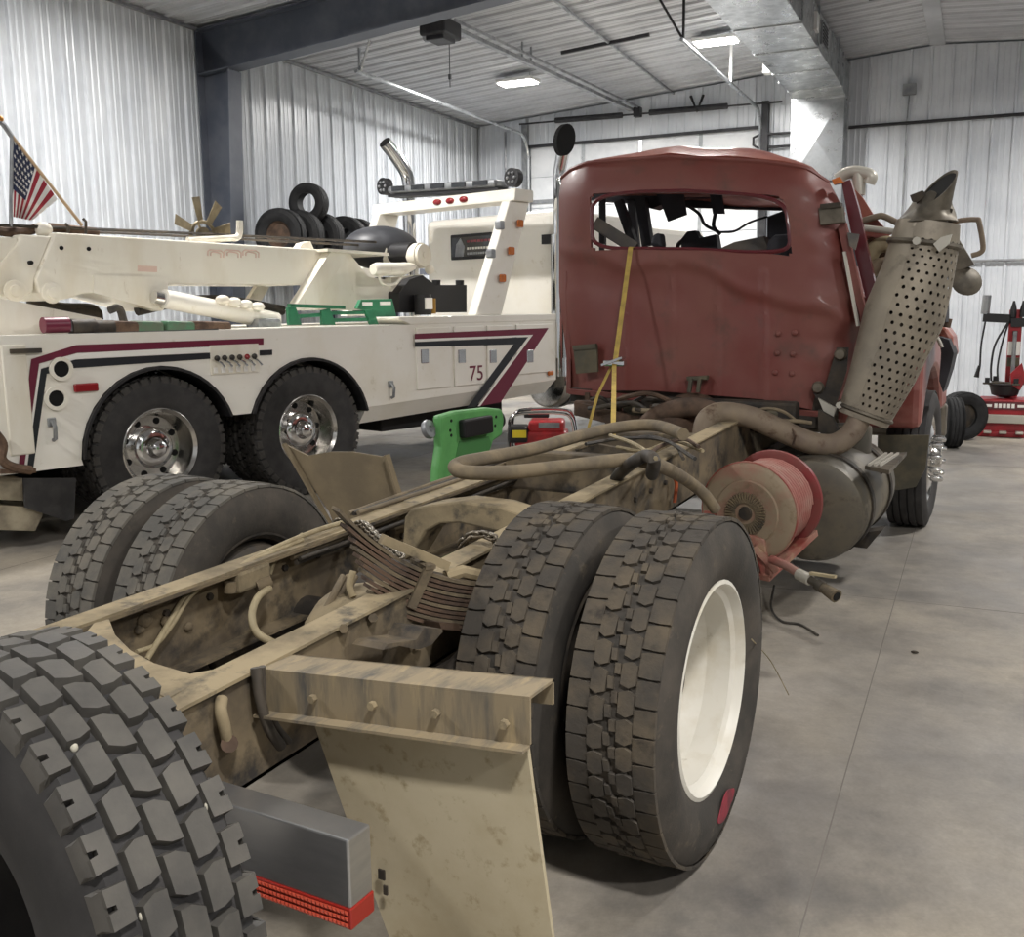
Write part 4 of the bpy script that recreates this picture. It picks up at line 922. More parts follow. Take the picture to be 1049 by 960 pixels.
def cab_back(s, t):
    y = lerp(plin(TOPY, s), plin(BOTY, s), t); x = lerp(plin(LEFX, y), plin(RIGX, y), s)
    e = abs(2*s-1); Y = 3.0 + .14*e**9 + .10*(1-t)**14
    cr_y = plin(CRE, x)+1.5*sin(x*.11)+2*sin(x*.05); Y += .016/(1+math.exp(-max(-40, min(40, (y-cr_y)/2.6)))) - .007*math.exp(-((y-cr_y+7)/7)**2) - .012*max(0, min(1, (y-cr_y-25)/70)) + .008*math.exp(-(dseg(x, y, CR2)/14)**2)
    if s > .8: Y += .03*(s-.8)*5*mnoise.noise(V((x*.03, y*.05, 2)))
    if t > .45:
        for bx in (641, 688, 735, 783): Y += -.012*math.exp(-((x-bx)/2.6)**2)
    Y += .010*mnoise.noise(V((x*.02, y*.02, 0)))
    return P(x, y, Y=Y)
WS0, WS1, WT0, WT1 = .11, .808, .135, .385
def marks(n, brk):
    out = []; 
    seg = [0]+brk+[1]
    for a, b in zip(seg[:-1], seg[1:]):
        k = max(2, round(n*(b-a))); out += [a+(b-a)*i/k for i in range(k)]
    return out+[1]
SL, TL = marks(96, [WS0, WS1]), marks(80, [WT0, WT1])
mb = MB(); nu = len(SL)
vs = [cab_back(s, t) for t in TL for s in SL]
def inwin(s, t):
    if not (WS0 < s < WS1 and WT0 < t < WT1): return False
    r = .025                                    # rounded corners
    cx = min(max(s, WS0+r), WS1-r); cy = min(max(t, WT0+r), WT1-r)
    return ((s-cx)/r)**2+((t-cy)/r)**2 <= 1
fs = [(j*nu+i, j*nu+i+1, (j+1)*nu+i+1, (j+1)*nu+i) for j in range(len(TL)-1) for i in range(nu-1) if not inwin((SL[i]+SL[i+1])/2, (TL[j]+TL[j+1])/2)]
mb.add(vs, fs, True); cab = mb.build('cab_back', MT['redcab'], RT, solid=.018, auto=50)
# window rubber
loop = []
for k in range(40):
    a = 2*pi*k/40; n_ = 5
    ca, sa = cos(a), sin(a); u = abs(ca)**(2/n_)*(1 if ca > 0 else -1); v_ = abs(sa)**(2/n_)*(1 if sa > 0 else -1)
    loop.append(cab_back((WS0+WS1)/2+u*(WS1-WS0)/2, (WT0+WT1)/2+v_*(WT1-WT0)/2))
MB().tube(loop, .013, 6, closed=True).build('window_rubber', MT['reddark'], cab)
# roof: from the back edge forward to the windscreen header
def roof(u, v):
    q = cab_back(u, 0); f = V((lerp(-.80, .62, u), 4.15, 2.28-.18*u))
    r = lerp(q, f, v); r.z += .15*math.sin(pi*min(1, v*1.4+.02))**.7*math.sin(pi*u)**.6 + .03*mnoise.noise(V((u*5, v*4, 1)))*math.sin(pi*u); return r
MB().grid(roof, 40, 20).build('roof', MT['redroof'], RT, solid=.015, auto=35)
rim_ = [cab_back(s, 0)+V((0, -.012, .004)) for s in [i/30 for i in range(31)]]
MB().tube(rim_, .014, 6).build('drip_rail', MT['redcab'], RT)
# cab sides: doors below the glass, pillars above
def side_panel(x0, x1, name, mat):
    mb = MB(); mb.grid(lambda u, v: V((lerp(x0, x1, u)+.02*mnoise.noise(V((u*4, v*3, x0))), lerp(3.1, 4.25, u), lerp(1.0, 1.76, v))), 10, 8); return mb.build(name, mat, RT, solid=.03)
side_panel(-.83, -.80, 'door', MT['redcab']); side_panel(.80, .72, 'door', MT['redcab'])
MB().bar((-.80, 4.22, 1.74), (-.76, 3.95, 2.26), .05, .05).build('windscreen_pillar', MT['interior'], RT)
MB().bar((.70, 4.25, 1.70), (.58, 4.05, 2.12), .05, .05).build('windscreen_pillar', MT['interior'], RT)
MB().bar((-.80, 3.55, 1.75), (-.78, 3.5, 2.24), .035, .04).build('door_post', MT['interior'], RT)
MB().bar((-.78, 4.1, 2.26), (.6, 4.12, 2.14), .06, .06).build('windscreen_header', MT['interior'], RT)
MB().box((0, 3.65, 1.0), (1.56, 1.25, .08)).build('cab_floor', MT['grease'], RT)
MB().box((-.03, 4.2, 1.38), (1.5, .12, .74)).build('firewall', MT['interior'], RT)
ds = MB().prism([(-.76, 4.2, 1.3), (-.76, 4.2, 1.74), (-.76, 4.0, 1.8), (-.76, 3.85, 1.7), (-.76, 3.85, 1.3)], (1.45, 0, 0)).build('dashboard', MT['intgrey'], RT, bevel=.03)
# bits seen through the rear window
plate('headliner_flap', [(672, 199), (700, 199), (703, 220), (684, 227), (676, 205)], (0, .02, 0), MT['interior'], Y=3.55)
plate('headliner_flap', [(727, 199), (739, 199), (742, 219), (730, 219)], (0, .02, 0), MT['interior'], Y=3.6)
plate('headliner', [(606, 196), (812, 198), (812, 203), (690, 203), (668, 214), (640, 207), (606, 205)], (0, .15, 0), MT['interior'], Y=3.95)
hose('dangling_cable', [P(702, 209, Y=3.6), P(716, 219, Y=3.6), P(722, 230, Y=3.6), P(735, 237, Y=3.6)], .01, MT['interior'])
hose('dangling_cable', [P(733, 218, Y=3.6), P(731, 232, Y=3.6), P(738, 240, Y=3.6)], .012, MT['interior'])
hose('dangling_cable', [P(735, 238, Y=3.65), P(752, 237, Y=3.65), P(768, 228, Y=3.65), P(786, 222, Y=3.65)], .007, MT['interior'])
stw = MB().tube([P(714, 256, Y=3.75)+V((.13*cos(a), -.08*sin(a), .07*sin(a))) for a in [2*pi*k/24 for k in range(24)]], .014, 7, closed=True).build('steering_wheel', MT['interior'], RT)
MB().cyl(P(716, 246, Y=3.75), P(724, 262, Y=3.95), .035, 10).build('steering_column', MT['interior'], stw)
plate('seat_back', [(783, 262), (785, 246), (793, 240), (812, 239), (812, 268), (783, 268)], (0, .15, 0), MT['interior'], Y=3.2, bevel=.03)
plate('seat_back', [(665, 252), (668, 240), (676, 238), (678, 254)], (0, .1, 0), MT['interior'], Y=3.35, bevel=.02)
plate('door_trim', [(786, 222), (810, 213), (812, 264), (786, 248)], (0, .04, 0), MT['interior'], Y=3.7)
plate('crushed_dash_panel', [(730, 258), (752, 248), (782, 242), (788, 258), (786, 264), (732, 262)], (0, .1, 0), MT['intgrey'], Y=3.4)
MB().bar(P(609, 228, Y=3.2), P(650, 254, Y=3.3), .1, .07).build('loose_trim', MT['intgrey'], RT)
MB().bar(P(634, 206, Y=3.7), P(650, 252, Y=3.7), .06, .05).build('door_frame', MT['interior'], RT)
MB().bar(P(657, 204, Y=3.9), P(664, 252, Y=3.9), .06, .07).build('windscreen_pillar', MT['interior'], RT)
MB().bar(P(617, 203, Y=3.7), P(618, 252, Y=3.7), .04, .03).build('door_frame', MT['interior'], RT)
plate('console', [(699, 262), (697, 246), (704, 237), (712, 236), (716, 244), (733, 240), (737, 262)], (0, .08, 0), MT['interior'], Y=3.6)
# fittings on the cab back
bx_ = plate('tail_plate', [(587, 355), (611, 353), (612, 381), (590, 383)], (0, .02, 0), MT['olive'], Y=2.955)
plate('tail_plate_lid', [(586, 354), (610, 352), (610, 357), (587, 359)], (0, .02, 0), MT['olive'], par=bx_, Y=2.945)
plate('marker_lamp', [(838, 213), (863, 211), (865, 228), (840, 231)], (0, .05, 0), MT['shieldtop'], Y=3.0, bevel=.006)
plate('lamp_bracket', [(840, 209), (860, 207), (862, 212), (840, 214)], (0, .06, 0), MT['grease'], Y=2.99)
bk = plate('corner_bracket', [(857, 356), (869, 356), (867, 380), (858, 408), (852, 430), (846, 426), (833, 402), (845, 397)], (0, .02, 0), MT['grease'], Y=2.965)
for (x_, y_) in ((861, 363), (838, 397)):
    q = P(x_, y_, Y=2.96); MB().lathe([(0, .02), (.025, .018), (.035, 0)], q, axis=(0, -1, 0), n=14).build('bracket_bolt', MT['shieldtop'], bk)
plate('bracket_blade', [(838, 408), (856, 418), (852, 430), (845, 425)], (0, .03, 0), MT['paleplate'], Y=2.945)
for (x_, y_) in ((797, 342), (814, 341), (796, 362), (812, 363), (794, 382), (811, 383)):
    q = P(x_, y_, Y=2.995); MB().sphere(q, .016, 6, (1, .35, 1)).build('rivet', MT['redcab'], cab)
lt = plate('latch', [(703, 386), (724, 385), (724, 389), (704, 390)], (0, .04, 0), MT['olive'], Y=2.95)
for x_ in (708, 717): MB().bar(P(x_, 388, Y=2.94), P(x_-2, 402, Y=2.94), .02, .02).build('latch_pin', MT['olive'], lt)
for i, (x_, y_) in enumerate(((603, 404), (641, 406), (763, 416), (808, 424))): MB().bar(P(x_, y_-2, Y=2.98), P(x_, y_+10, Y=2.98), .05, .03).build('cab_mount', MT['rust'], RT)
MB().bar(P(584, 401, Y=2.99), P(846, 425, Y=2.99), .05, .03).build('cab_sill', MT['redcab'], RT)
# --- crushed right side: torn pillar strips, mirror arm, loose metal
plate('torn_pillar', [(862, 187), (871, 184), (880, 215), (906, 335), (893, 333), (876, 260)], (0, .05, 0), MT['reddark'], Y=3.15)
plate('torn_pillar', [(858, 232), (866, 228), (882, 300), (890, 328), (884, 333), (870, 285)], (0, .05, 0), MT['redcab'], Y=3.05)
MB().bar(P(865, 258, Y=3.0), P(879, 334, Y=3.0), .04, .012).build('bare_metal_strip', MT['paleplate'], RT)
plate('torn_door_skin', [(868, 238), (880, 240), (876, 256), (870, 252)], (0, .02, 0), MT['intgrey'], Y=3.02)
plate('torn_skin', [(872, 190), (884, 203), (896, 222), (912, 240), (905, 246), (893, 243), (880, 250), (876, 225)], (0, .03, 0), MT['redroof'], Y=3.4)
plate('torn_skin', [(876, 215), (890, 232), (900, 250), (914, 262), (908, 275), (886, 262)], (0, .03, 0), MT['rust'], Y=3.5)
plate('torn_skin', [(884, 262), (912, 250), (918, 290), (896, 302)], (0, .03, 0), MT['olive'], Y=3.6)
hose('bent_tube', [P(881, 227, Y=3.35), P(898, 222, Y=3.35), P(906, 222, Y=3.35), P(922, 230, Y=3.35)], .018, MT['exh'])
hose('bent_tube', [P(880, 233, Y=3.3), P(905, 236, Y=3.3), P(922, 238, Y=3.3)], .018, MT['paleplate'])
hose('padding_roll', [P(888, 268, Y=3.4), P(897, 254, Y=3.4), P(910, 250, Y=3.4), P(916, 258, Y=3.4)], .045, MT['airline'])
hose('padding_roll', [P(888, 282, Y=3.35), P(900, 272, Y=3.35), P(912, 270, Y=3.35)], .04, MT['reeldust'])
hose('air_intake', [P(858, 184, Y=3.5), P(866, 178, Y=3.5), P(878, 176, Y=3.5), P(892, 180, Y=3.5), P(890, 188, Y=3.5)], .035, MT['paleplate'])
hose('air_intake', [P(879, 178, Y=3.5), P(880, 190, Y=3.5), P(880, 200, Y=3.5)], .035, MT['paleplate'])
plate('marker_lens', [(852, 184), (860, 181), (864, 187), (854, 189)], (0, .04, 0), MT['amber'], Y=3.1)
# --- hood and right fender
hood = MB().grid(lambda u, v: V((lerp(-.72, .70, u), lerp(4.25, 5.95, v), 1.45+.28*math.sin(pi*(.12+.76*u))**.5-.18*v)), 16, 10).build('hood', MT['redbright'], RT, solid=.02)
MB().box((0, 5.95, 1.15), (1.3, .1, .75)).build('grille', MT['grease'], RT, bevel=.03)
MB().box((0, 6.1, .6), (2.2, .16, .28)).build('front_bumper', MT['shieldtop'], RT, bevel=.03)
MB().box((0, 5.2, 1.0), (.7, 1.3, .7)).build('engine', MT['grease'], RT, bevel=.05)
def fend(x0, x1):
    out = [(4.12, .75), (4.10, 1.0), (4.12, 1.2), (4.2, 1.33), (4.38, 1.41), (4.8, 1.46), (5.3, 1.42), (5.62, 1.25), (5.7, .95), (5.7, .75)]
    inn = [(4.8+.60*cos(a), .5+.60*sin(a)) for a in [.42+(pi-.84)*k/12 for k in range(13)]]
    return MB().prism([(x0, a, b) for a, b in out+inn], (x1-x0, 0, 0))
fd = fend(.62, 1.13).build('fender', MT['redbright'], RT, bevel=.045)
fend(-1.1, -.62).build('fender', MT['redbright'], RT, bevel=.045)
plate('fender_mud_flap', [(899, 446), (952, 446), (948, 480), (938, 499), (920, 502), (898, 500)], (0, .02, 0), MT['olive'], Y=4.10)
plate('wheel_well_shade', [(962, 345), (972, 348), (977, 362), (973, 380), (966, 402), (962, 390), (964, 362)], (0, .25, 0), MT['interior'], Y=4.3)  # dark plate standing in for the shade in the wheel-well opening
hose('fender_trim', [P(952, 336, Y=4.1), P(960, 346, Y=4.1), P(965, 356, Y=4.1)], .012, MT['paleplate'])
plate('hood_corner', [(955, 337), (968, 334), (976, 345), (978, 365), (970, 368), (963, 346)], (0, .3, 0), MT['redroof'], Y=4.45, bevel=.02)
MB().cyl(P(967, 335, Y=4.4), P(969, 326, Y=4.4), .04, 10).build('hood_latch', MT['rust'], RT)
plate('windscreen_pillar', [(957, 332), (965, 300), (969, 298), (969, 330)], (0, .2, 0), MT['interior'], Y=4.2)
# --- exhaust: pipe, muffler, perforated shield, stack
ep = hose('exhaust_pipe', [P(727, 466, Y=2.35), P(721, 450, Y=2.38), P(724, 431, Y=2.42), P(740, 423, Y=2.5), P(770, 428, Y=2.55), P(800, 441, Y=2.6), P(832, 454, Y=2.66), P(856, 455, Y=2.74), P(872, 444, Y=2.82), P(880, 430, Y=2.86)], .058, MT['exh'], n=18)
MB().tube([P(808, 434, Y=2.6), P(815, 446, Y=2.55), P(812, 456, Y=2.58)], .006, 5).build('pipe_clamp', MT['rust'], ep)
path = [P(884, 430, Y=2.9), P(905, 380, Y=2.93), P(926, 322, Y=2.96), P(943, 265, Y=2.99), P(951, 228, Y=3.0)]
rad = [.128, .165, .195, .172, .150]
spl = smooth_path(path, 6); nsp = len(spl)
def rat(t):
    f = t*(len(rad)-1); i = min(int(f), len(rad)-2); return lerp(rad[i], rad[i+1], f-i)
def shf(u, v, k=1.0):
    """u 0..1 around the side that faces the rear, v along"""
    f = v*(nsp-1); i = min(int(f), nsp-2); c = lerp(spl[i], spl[i+1], f-i); d = (spl[i+1]-spl[i]).normalized()
    xr = V((1, .12, 0)); xr = (xr-d*xr.dot(d)).normalized(); yf = d.cross(xr)     # yf points forward
    if yf.y > 0: yf = -yf
    a = pi*(1.08-1.16*u); r = rat(v)*k
    r *= 1+.05*mnoise.noise(V((u*3, v*5, 3)))
    return c + xr*cos(a)*r + yf*sin(a)*r*.8
sh = MB()
U0 = .40
sh.grid(lambda u, v: shf(u*U0, v), 8, 28)
nh, nv_ = 9, 23
for i in range(nh):
    for j in range(nv_):
        v0, v1 = .02+j/nv_*.86, .02+(j+1)/nv_*.86; u0, u1 = U0+(1-U0)*i/nh, U0+(1-U0)*(i+1)/nh
        cu, cv = (u0+u1)/2+(.2 if j % 2 else -.2)*(u1-u0), (v0+v1)/2; ru, rv = (u1-u0)*.20, (v1-v0)*.225
        du_, dv_ = (u1-u0)/2, (v1-v0)/2; mu, mv = (u0+u1)/2, (v0+v1)/2
        cor = [shf(mu+sx*du_, mv+sy*dv_) for sx, sy in ((1, 1), (-1, 1), (-1, -1), (1, -1))]
        octs = [shf(cu+ru*cos(a), cv+rv*sin(a)) for a in [pi/8+k*pi/4 for k in range(8)]]
        sh.add(cor+octs, [f for k in range(4) for f in ((k, 4+2*k, 4+2*k+1), (k, 4+2*k+1, 4+(2*k+2) % 8, (k+1) % 4))], True)
for (va, vb_) in ((0, .02), (.88, 1.0)): sh.grid(lambda u, v: shf(U0+u*(1-U0), lerp(va, vb_, v)), 8, 2)
shd = sh.build('heat_shield', MT['shield'], RT, solid=.005, auto=70, weld=True)
MB().tube([spl[k]-V((0, -.02, 0)) for k in range(nsp)], [rat(k/(nsp-1))*.84 for k in range(nsp)], 20).build('muffler', MT['grease'], shd)
MB().tube([shf(k/16, .84, 1.03) for k in range(17)], .016, 6).build('shield_clamp', MT['shieldtop'], shd)
MB().tube([shf(k/16, .035, 1.02) for k in range(17)], .012, 6).build('shield_clamp', MT['shieldtop'], shd)
q = shf(.45, .84, 1.08); MB().cyl(q, q+V((0, -.03, 0)), .02, 8).build('clamp_bolt', MT['paleplate'], shd)
q = shf(.15, .03, 1.05); MB().cyl(q, q+V((0, -.02, 0)), .018, 8).build('clamp_bolt', MT['paleplate'], shd)
# crumpled upper end and the stack with its slanted mouth
def crump(u, v):
    a = 2*pi*u; c = lerp(spl[-1], P(955, 203, Y=3.02), v); r = lerp(.152, .078, v**.8)*(1+.2*mnoise.noise(V((cos(a)*1.6, sin(a)*1.6, v*2)))); return c+V((cos(a)*r, sin(a)*r*.8, .03*sin(3*a)*v))
MB().grid(crump, 28, 8).build('muffler_top', MT['shieldtop'], RT, solid=.008)
b0_, b1_ = P(953, 226, Y=3.0), P(961, 194, Y=2.98)
stk = MB(); n_ = 24; vs = []; ax_ = (b1_-b0_).normalized(); e1 = (V((1, 0, 0))-ax_*ax_.x).normalized(); e2 = ax_.cross(e1)
for k in range(n_):
    a = 2*pi*k/n_; o = e1*cos(a)*.07+e2*sin(a)*.07; back = -.045*cos(a-pi*.25+pi)*-1
    vs += [b0_+o*1.15, b1_+o+ax_*(.01+.09*(cos(a)*.75+sin(a)*.66))]
stk.add(vs, [(2*k, 2*((k+1) % n_), 2*((k+1) % n_)+1, 2*k+1) for k in range(n_)], True)
so = stk.build('exhaust_stack', MT['shieldtop'], RT, solid=.006)
MB().add([vs[2*k+1]-ax_*.012 for k in range(n_)], [tuple(range(n_))]).build('stack_bore', MT['hole'], so)
plate('torn_strap', [(932, 200), (945, 195), (949, 200), (940, 207), (934, 206)], (0, .05, 0), MT['grease'], Y=2.95)
plate('torn_strap', [(966, 212), (976, 214), (974, 222), (964, 220)], (0, .05, 0), MT['grease'], Y=2.98)
plate('bent_flap', [(956, 250), (964, 243), (975, 240), (972, 250), (962, 258)], (0, .02, 0), MT['paleplate'], Y=2.83)
# mirrors
mr = plate('mirror', [(975, 248), (981, 243), (998, 271), (975, 280)], (0, .04, 0), MT['shieldtop'], Y=3.5)
hose('mirror_arm', [P(972, 230, Y=3.5), P(984, 226, Y=3.5), P(1000, 225, Y=3.5), P(1003, 228, Y=3.5), P(1007, 252, Y=3.5), P(1004, 259, Y=3.5), P(995, 262, Y=3.5)], .014, MT['exh'], n=8)
MB().lathe([(0, .03), (.05, .025), (.085, 0), (.08, -.01), (0, -.01)], P(990, 288, Y=3.5), axis=(.4, -.8, .35), n=20).build('round_mirror', MT['shieldtop'], RT)
hose('mirror_arm', [P(972, 288, Y=3.5), P(980, 285, Y=3.5), P(986, 278, Y=3.5)], .01, MT['blackhose'], n=7)
# --- fuel tank and step
ft = MB().lathe([(0, 0), (.2, .0), (.255, .02), (.27, .05), (.27, .97), (.255, 1.0), (0, 1.0)], (.82, 2.5, .5), axis=(0, 1, 0), n=40).build('fuel_tank', MT['tank'], RT)
for yy in (.2, .78): MB().lathe([(.272, yy-.03), (.281, yy-.03), (.281, yy+.03), (.272, yy+.03)], (.82, 2.5, .5), axis=(0, 1, 0), n=40, closed=True).build('tank_strap', MT['grease'], ft)
MB().lathe([(0, .10), (.10, .10), (.115, .095), (.12, .08), (.12, -.05)], (.87, 3.2, .77), axis=(0, 0, 1), n=28).build('tank_can', MT['tank'], ft)
st = plate('step', [(886, 477), (903, 465), (929, 463), (911, 482)], (0, 0, -.02), MT['shieldtop'], Z=.74)
for k in range(3):
    a_, b_ = P(890+k*6, 476.5-k*.0, Z=.745), P(908+k*6, 464.5, Z=.745); MB().bar(a_, b_, .012, .012).build('step_tread', MT['paleplate'], st)
plate('step_bracket', [(884, 478), (908, 482), (888, 497)], (0, .03, 0), MT['grease'], Y=3.1)
plate('tank_bracket', [(868, 548), (904, 543), (888, 562), (872, 560)], (0, .12, 0), MT['grease'], Y=3.1)
MB().box((.6, 3.0, .45), (.3, .9, .1)).build('tank_bracket', MT['grease'], RT)
# --- hose reel
RC0, RC1 = V((.655, 1.93, .585)), V((.70, 2.24, .60))
axr = (RC1-RC0).normalized()
rd = MB().lathe([(0, -.02), (.07, -.02), (.075, -.008), (.15, -.012), (.155, -.002), (.212, -.004), (.23, .006), (.236, .016), (.23, .022), (.0, .012)], RC0, axis=axr, n=48).build('reel_disc', MT['reeldust'], RT)
mb = MB()
xq, yq = perp(axr)
for k in range(40):
    a = 2*pi*k/40; dr_ = xq*cos(a)+yq*sin(a); mb.bar(RC0-axr*.022+dr_*.05, RC0-axr*.022+dr_*.10, .007, .01, up=axr)
mb.build('reel_hub_fins', MT['frame'], rd)
MB().lathe([(0, -.03), (.03, -.03), (.035, -.015)], RC0, axis=axr, n=20).build('reel_hub', MT['grease'], rd)
MB().lathe([(0, -.01), (.22, -.012), (.239, -.006), (.243, .006), (.23, .014), (0, .01)], RC1, axis=axr, n=48).build('reel_disc', M('reel_rim_red', C('#7d2a2e'), .45, 0, C('#733b36'), 6), RT)
MB().lathe([(.234, .010), (.24, .012), (.24, .022), (.234, .024)], RC0, axis=axr, n=48, closed=True).build('reel_rim', MT['reelred'], rd)
L_ = (RC1-RC0).length; hp = []
turns = 10
for k in range(turns*24+1):
    a = 2*pi*k/24; h = .035+(L_-.065)*k/(turns*24); hp.append(RC0+axr*h+(xq*cos(a)+yq*sin(a))*.196)
MB().tube(hp, .0145, 8).build('hose_coil', MT['hosered'], RT)
MB().cyl(RC0+axr*.02, RC1-axr*.01, .184, 32).build('reel_drum', MT['reelred'], RT)
plate('reel_bracket', [(762, 546), (783, 553), (786, 573), (792, 592), (781, 594), (775, 574), (764, 566)], (0, .03, 0), MT['reelred'], Y=1.9, bevel=.006)
MB().bar(P(782, 592, Y=1.9), P(832, 545, Y=2.3), .06, .03).build('reel_bracket', MT['reelred'], RT)
MB().bar(P(772, 560, Y=1.88), P(796, 585, Y=1.92), .03, .03).build('reel_bracket', MT['reelred'], RT)
MB().box((.52, 2.1, .55), (.16, .3, .04)).build('reel_bracket', MT['reelred'], RT)
nz_ = hose('hose_tail', [P(790, 573, Y=1.85), P(806, 580, Y=1.8), P(819, 588, Y=1.76)], .02, MT['hosered'])
q0, q1, q2, q3 = P(818, 588, Y=1.76), P(830, 594, Y=1.72), P(843, 602, Y=1.68), P(857, 611, Y=1.64)
MB().cyl(q0, q1, .026, 14).build('hose_ferrule', MT['paleplate'], nz_)
MB().tube([q1, lerp(q1, q2, .5), lerp(q1, q2, .55), q2], [.018, .018, .026, .026], 12).build('hose_valve', MT['shieldtop'], nz_)
MB().cyl(q2, q3, .022, 14, .03).build('hose_coupler', MT['frame'], nz_)
d_ = (q3-q2).normalized(); MB().cyl(q3, q3+d_*.003, .02, 14).build('coupler_bore', MT['hole'], nz_)
MB().bar(q1+V((0, 0, .03)), P(856, 591, Y=1.68), .02, .012).build('valve_lever', MT['airline'], nz_)
# --- big hoses over the frame
ZH = .99
hose('rubber_hose', [P(700, 445, Z=1.02), P(672, 436, Z=1.02), P(640, 437, Z=1.01), P(600, 445, Z=1.0), P(550, 459, Z=ZH), P(500, 469, Z=ZH), P(474, 474, Z=ZH), P(466, 479, Z=.98), P(478, 484, Z=.97), P(520, 484, Z=.97), P(570, 479, Z=.97), P(620, 473, Z=.97), P(650, 471, Z=.97), P(680, 479, Z=.95), P(705, 493, X=.52), P(722, 507, X=.55), P(733, 522, X=.58)], .026, MT['hosedirt'], n=12)
hose('rubber_hose', [P(628, 498, Z=.84), P(634, 486, Z=.9), P(648, 474, Z=.97), P(662, 467, Z=1.0), P(670, 472, Z=1.0), P(668, 486, Z=.93)], .024, MT['blackhose'], n=12)
for k, pts in enumerate(([(640, 452), (665, 447), (690, 455), (700, 470)], [(632, 458), (660, 462), (690, 452), (720, 462)], [(655, 475), (675, 458), (700, 450), (716, 458)], [(600, 455), (640, 449), (680, 451), (712, 470)], [(625, 446), (650, 455), (672, 470)])):
    hose('wire', [P(a, b, Z=.93+.02*k) for a, b in pts], .008, (MT['blackhose'], MT['airline'], MT['rust'])[k % 3], n=6)
hose('cord', [P(690, 487, X=.45), P(693, 497, X=.46), P(691, 515, X=.46)], .008, M('orange_cord', C('#b5562c'), .6), n=6)
# --- machinery between the rails under the cab
MB().lathe([(0, 0), (.12, 0), (.17, .08), (.2, .3), (.24, .5), (.24, .9)], (.02, 2.5, .78), axis=(0, 1, .04), n=26).build('transmission', MT['rust'], RT)
mb = MB().tube(smooth_path([P(652, 450, Y=2.6), P(668, 430, Y=2.6), P(690, 420, Y=2.6), P(716, 418, Y=2.62), P(745, 428, Y=2.64)], 6), .055, 12); mb.build('crossover_tube', MT['rust'], RT)
MB().box(P(735, 425, Y=2.9), (.9, .1, .18)).build('rear_engine_mount', MT['grease'], RT, bevel=.02)
MB().bar(P(592, 418, Y=2.85), P(665, 436, Y=2.85), .08, .08).build('cab_crossbar', MT['rust'], RT)
for k in range(16):
    x0 = random.uniform(595, 800); y0 = 408+(x0-590)*.07+random.uniform(0, 22)
    pts = [P(x0, y0, Y=2.75+.1*random.random()), P(x0+random.uniform(8, 25), y0+random.uniform(-8, 9), Y=2.75), P(x0+random.uniform(28, 50), y0+random.uniform(-8, 10), Y=2.75+.1*random.random()), P(x0+random.uniform(52, 75), y0+random.uniform(-8, 10), Y=2.8)]
    hose('engine_hose', pts, random.uniform(.008, .017), (MT['blackhose'], MT['rust'], MT['hosedirt'], MT['grease'])[k % 4], n=7)
for k in range(9):
    x0 = 600+k*24; MB().box(P(x0, 418+k*1.6, Y=2.88), (random.uniform(.06, .14), .08, random.uniform(.06, .13)), rz=random.uniform(-.4, .4)).build('bracket', (MT['rust'], MT['grease'], MT['olive'])[k % 3], RT, bevel=.012)
MB().box((.0, 3.5, .8), (.8, 1.1, .28)).build('engine_tray', MT['grease'], RT)
plate('air_tank_bracket', [(838, 420), (852, 428), (862, 448), (846, 452), (838, 440)], (0, .05, 0), MT['grease'], Y=2.88)
MB().bar((.43, 2.9, .92), (.75, 3.0, .9), .1, .06).build('outrigger', MT['grease'], RT)
# ============================================================ LOOSE THINGS
# dual-size lug wheel in the left foreground
lw = root('lug_tire', (.343, -1.532, 0), 4.573, label='big loose tyre with chunky new lug tread in the left foreground', cat='tyre')
wheel(lw, (0, 0, .484), 0, TY_lug, 'none', .1)
# pale stones wedged in its tread
MT['flagstone'] = M('pale_stone', C('#c4bfae'), .8)
lt_ = lw.children[0]; Rm = Matrix.Rotation(4.573, 3, 'Z'); c_l = V((.343, -1.532, .484))
for (x_, y_) in ((76, 766), (213, 826), (146, 938), (262, 926)):
    d_ = ray(x_, y_).normalized(); t_ = .8
    while t_ < 3:
        q = Rm.transposed() @ (CAM+d_*t_-c_l)
        if math.hypot(q.y, q.z) < .470 and abs(q.x) < .13: break
        t_ += .004
    if t_ < 3: MB().sphere(Matrix.Rotation(-.1, 3, 'X') @ q, .0065, 6, (1, .8, 1.3)).build('stone', MT['flagstone'], lt_)
# bright steel bumper with red reflector
bpr = root('steel_bumper', (.55, -1.24, 0), 0, label='short bright steel bumper bar with a red reflector strip, beside the lug wheel', cat='bumper')
bx0, bx1, by0, by1, bz1, bz0 = .10, .836, -1.273, -1.206, .60, .465
def bl_(x, y, z): return (x-.55, y+1.24, z)
MB().box(bl_((bx0+bx1)/2, (by0+by1)/2, (bz0+bz1)/2), (bx1-bx0, by1-by0, bz1-bz0)).build('bar', MT['steelbright'], bpr, bevel=.004)
rf = MB().box(bl_((bx0+bx1)/2+.001, (by0+by1)/2, bz0-.020), (bx1-bx0+.002, by1-by0+.003, .042)).build('reflector', M('red_reflector', C('#9c2a22'), .3, coat=.3), bpr, bevel=.003)
mb = MB()
MT['refl2'] = M('red_reflector_facet', C('#c4503c'), .25, coat=.3)
for i in range(46):
    for j in range(3):
        c_ = V(bl_(bx0+.30+i*.0095, by0-.0025, bz0-.008-j*.0125)); r_ = .0046
        mb.add([c_+V((r_, 0, r_)), c_+V((-r_, 0, r_)), c_+V((-r_, 0, -r_)), c_+V((r_, 0, -r_)), c_+V((0, -.003, 0))], [(0, 1, 4), (1, 2, 4), (2, 3, 4), (3, 0, 4)])
o = mb.build('reflector_facets', MT['refl2'], rf); o['kind'] = 'stuff'
MB().box(bl_(.2, -1.24, .23), (.06, .06, .46)).build('support_leg', MT['steelbright'], bpr)
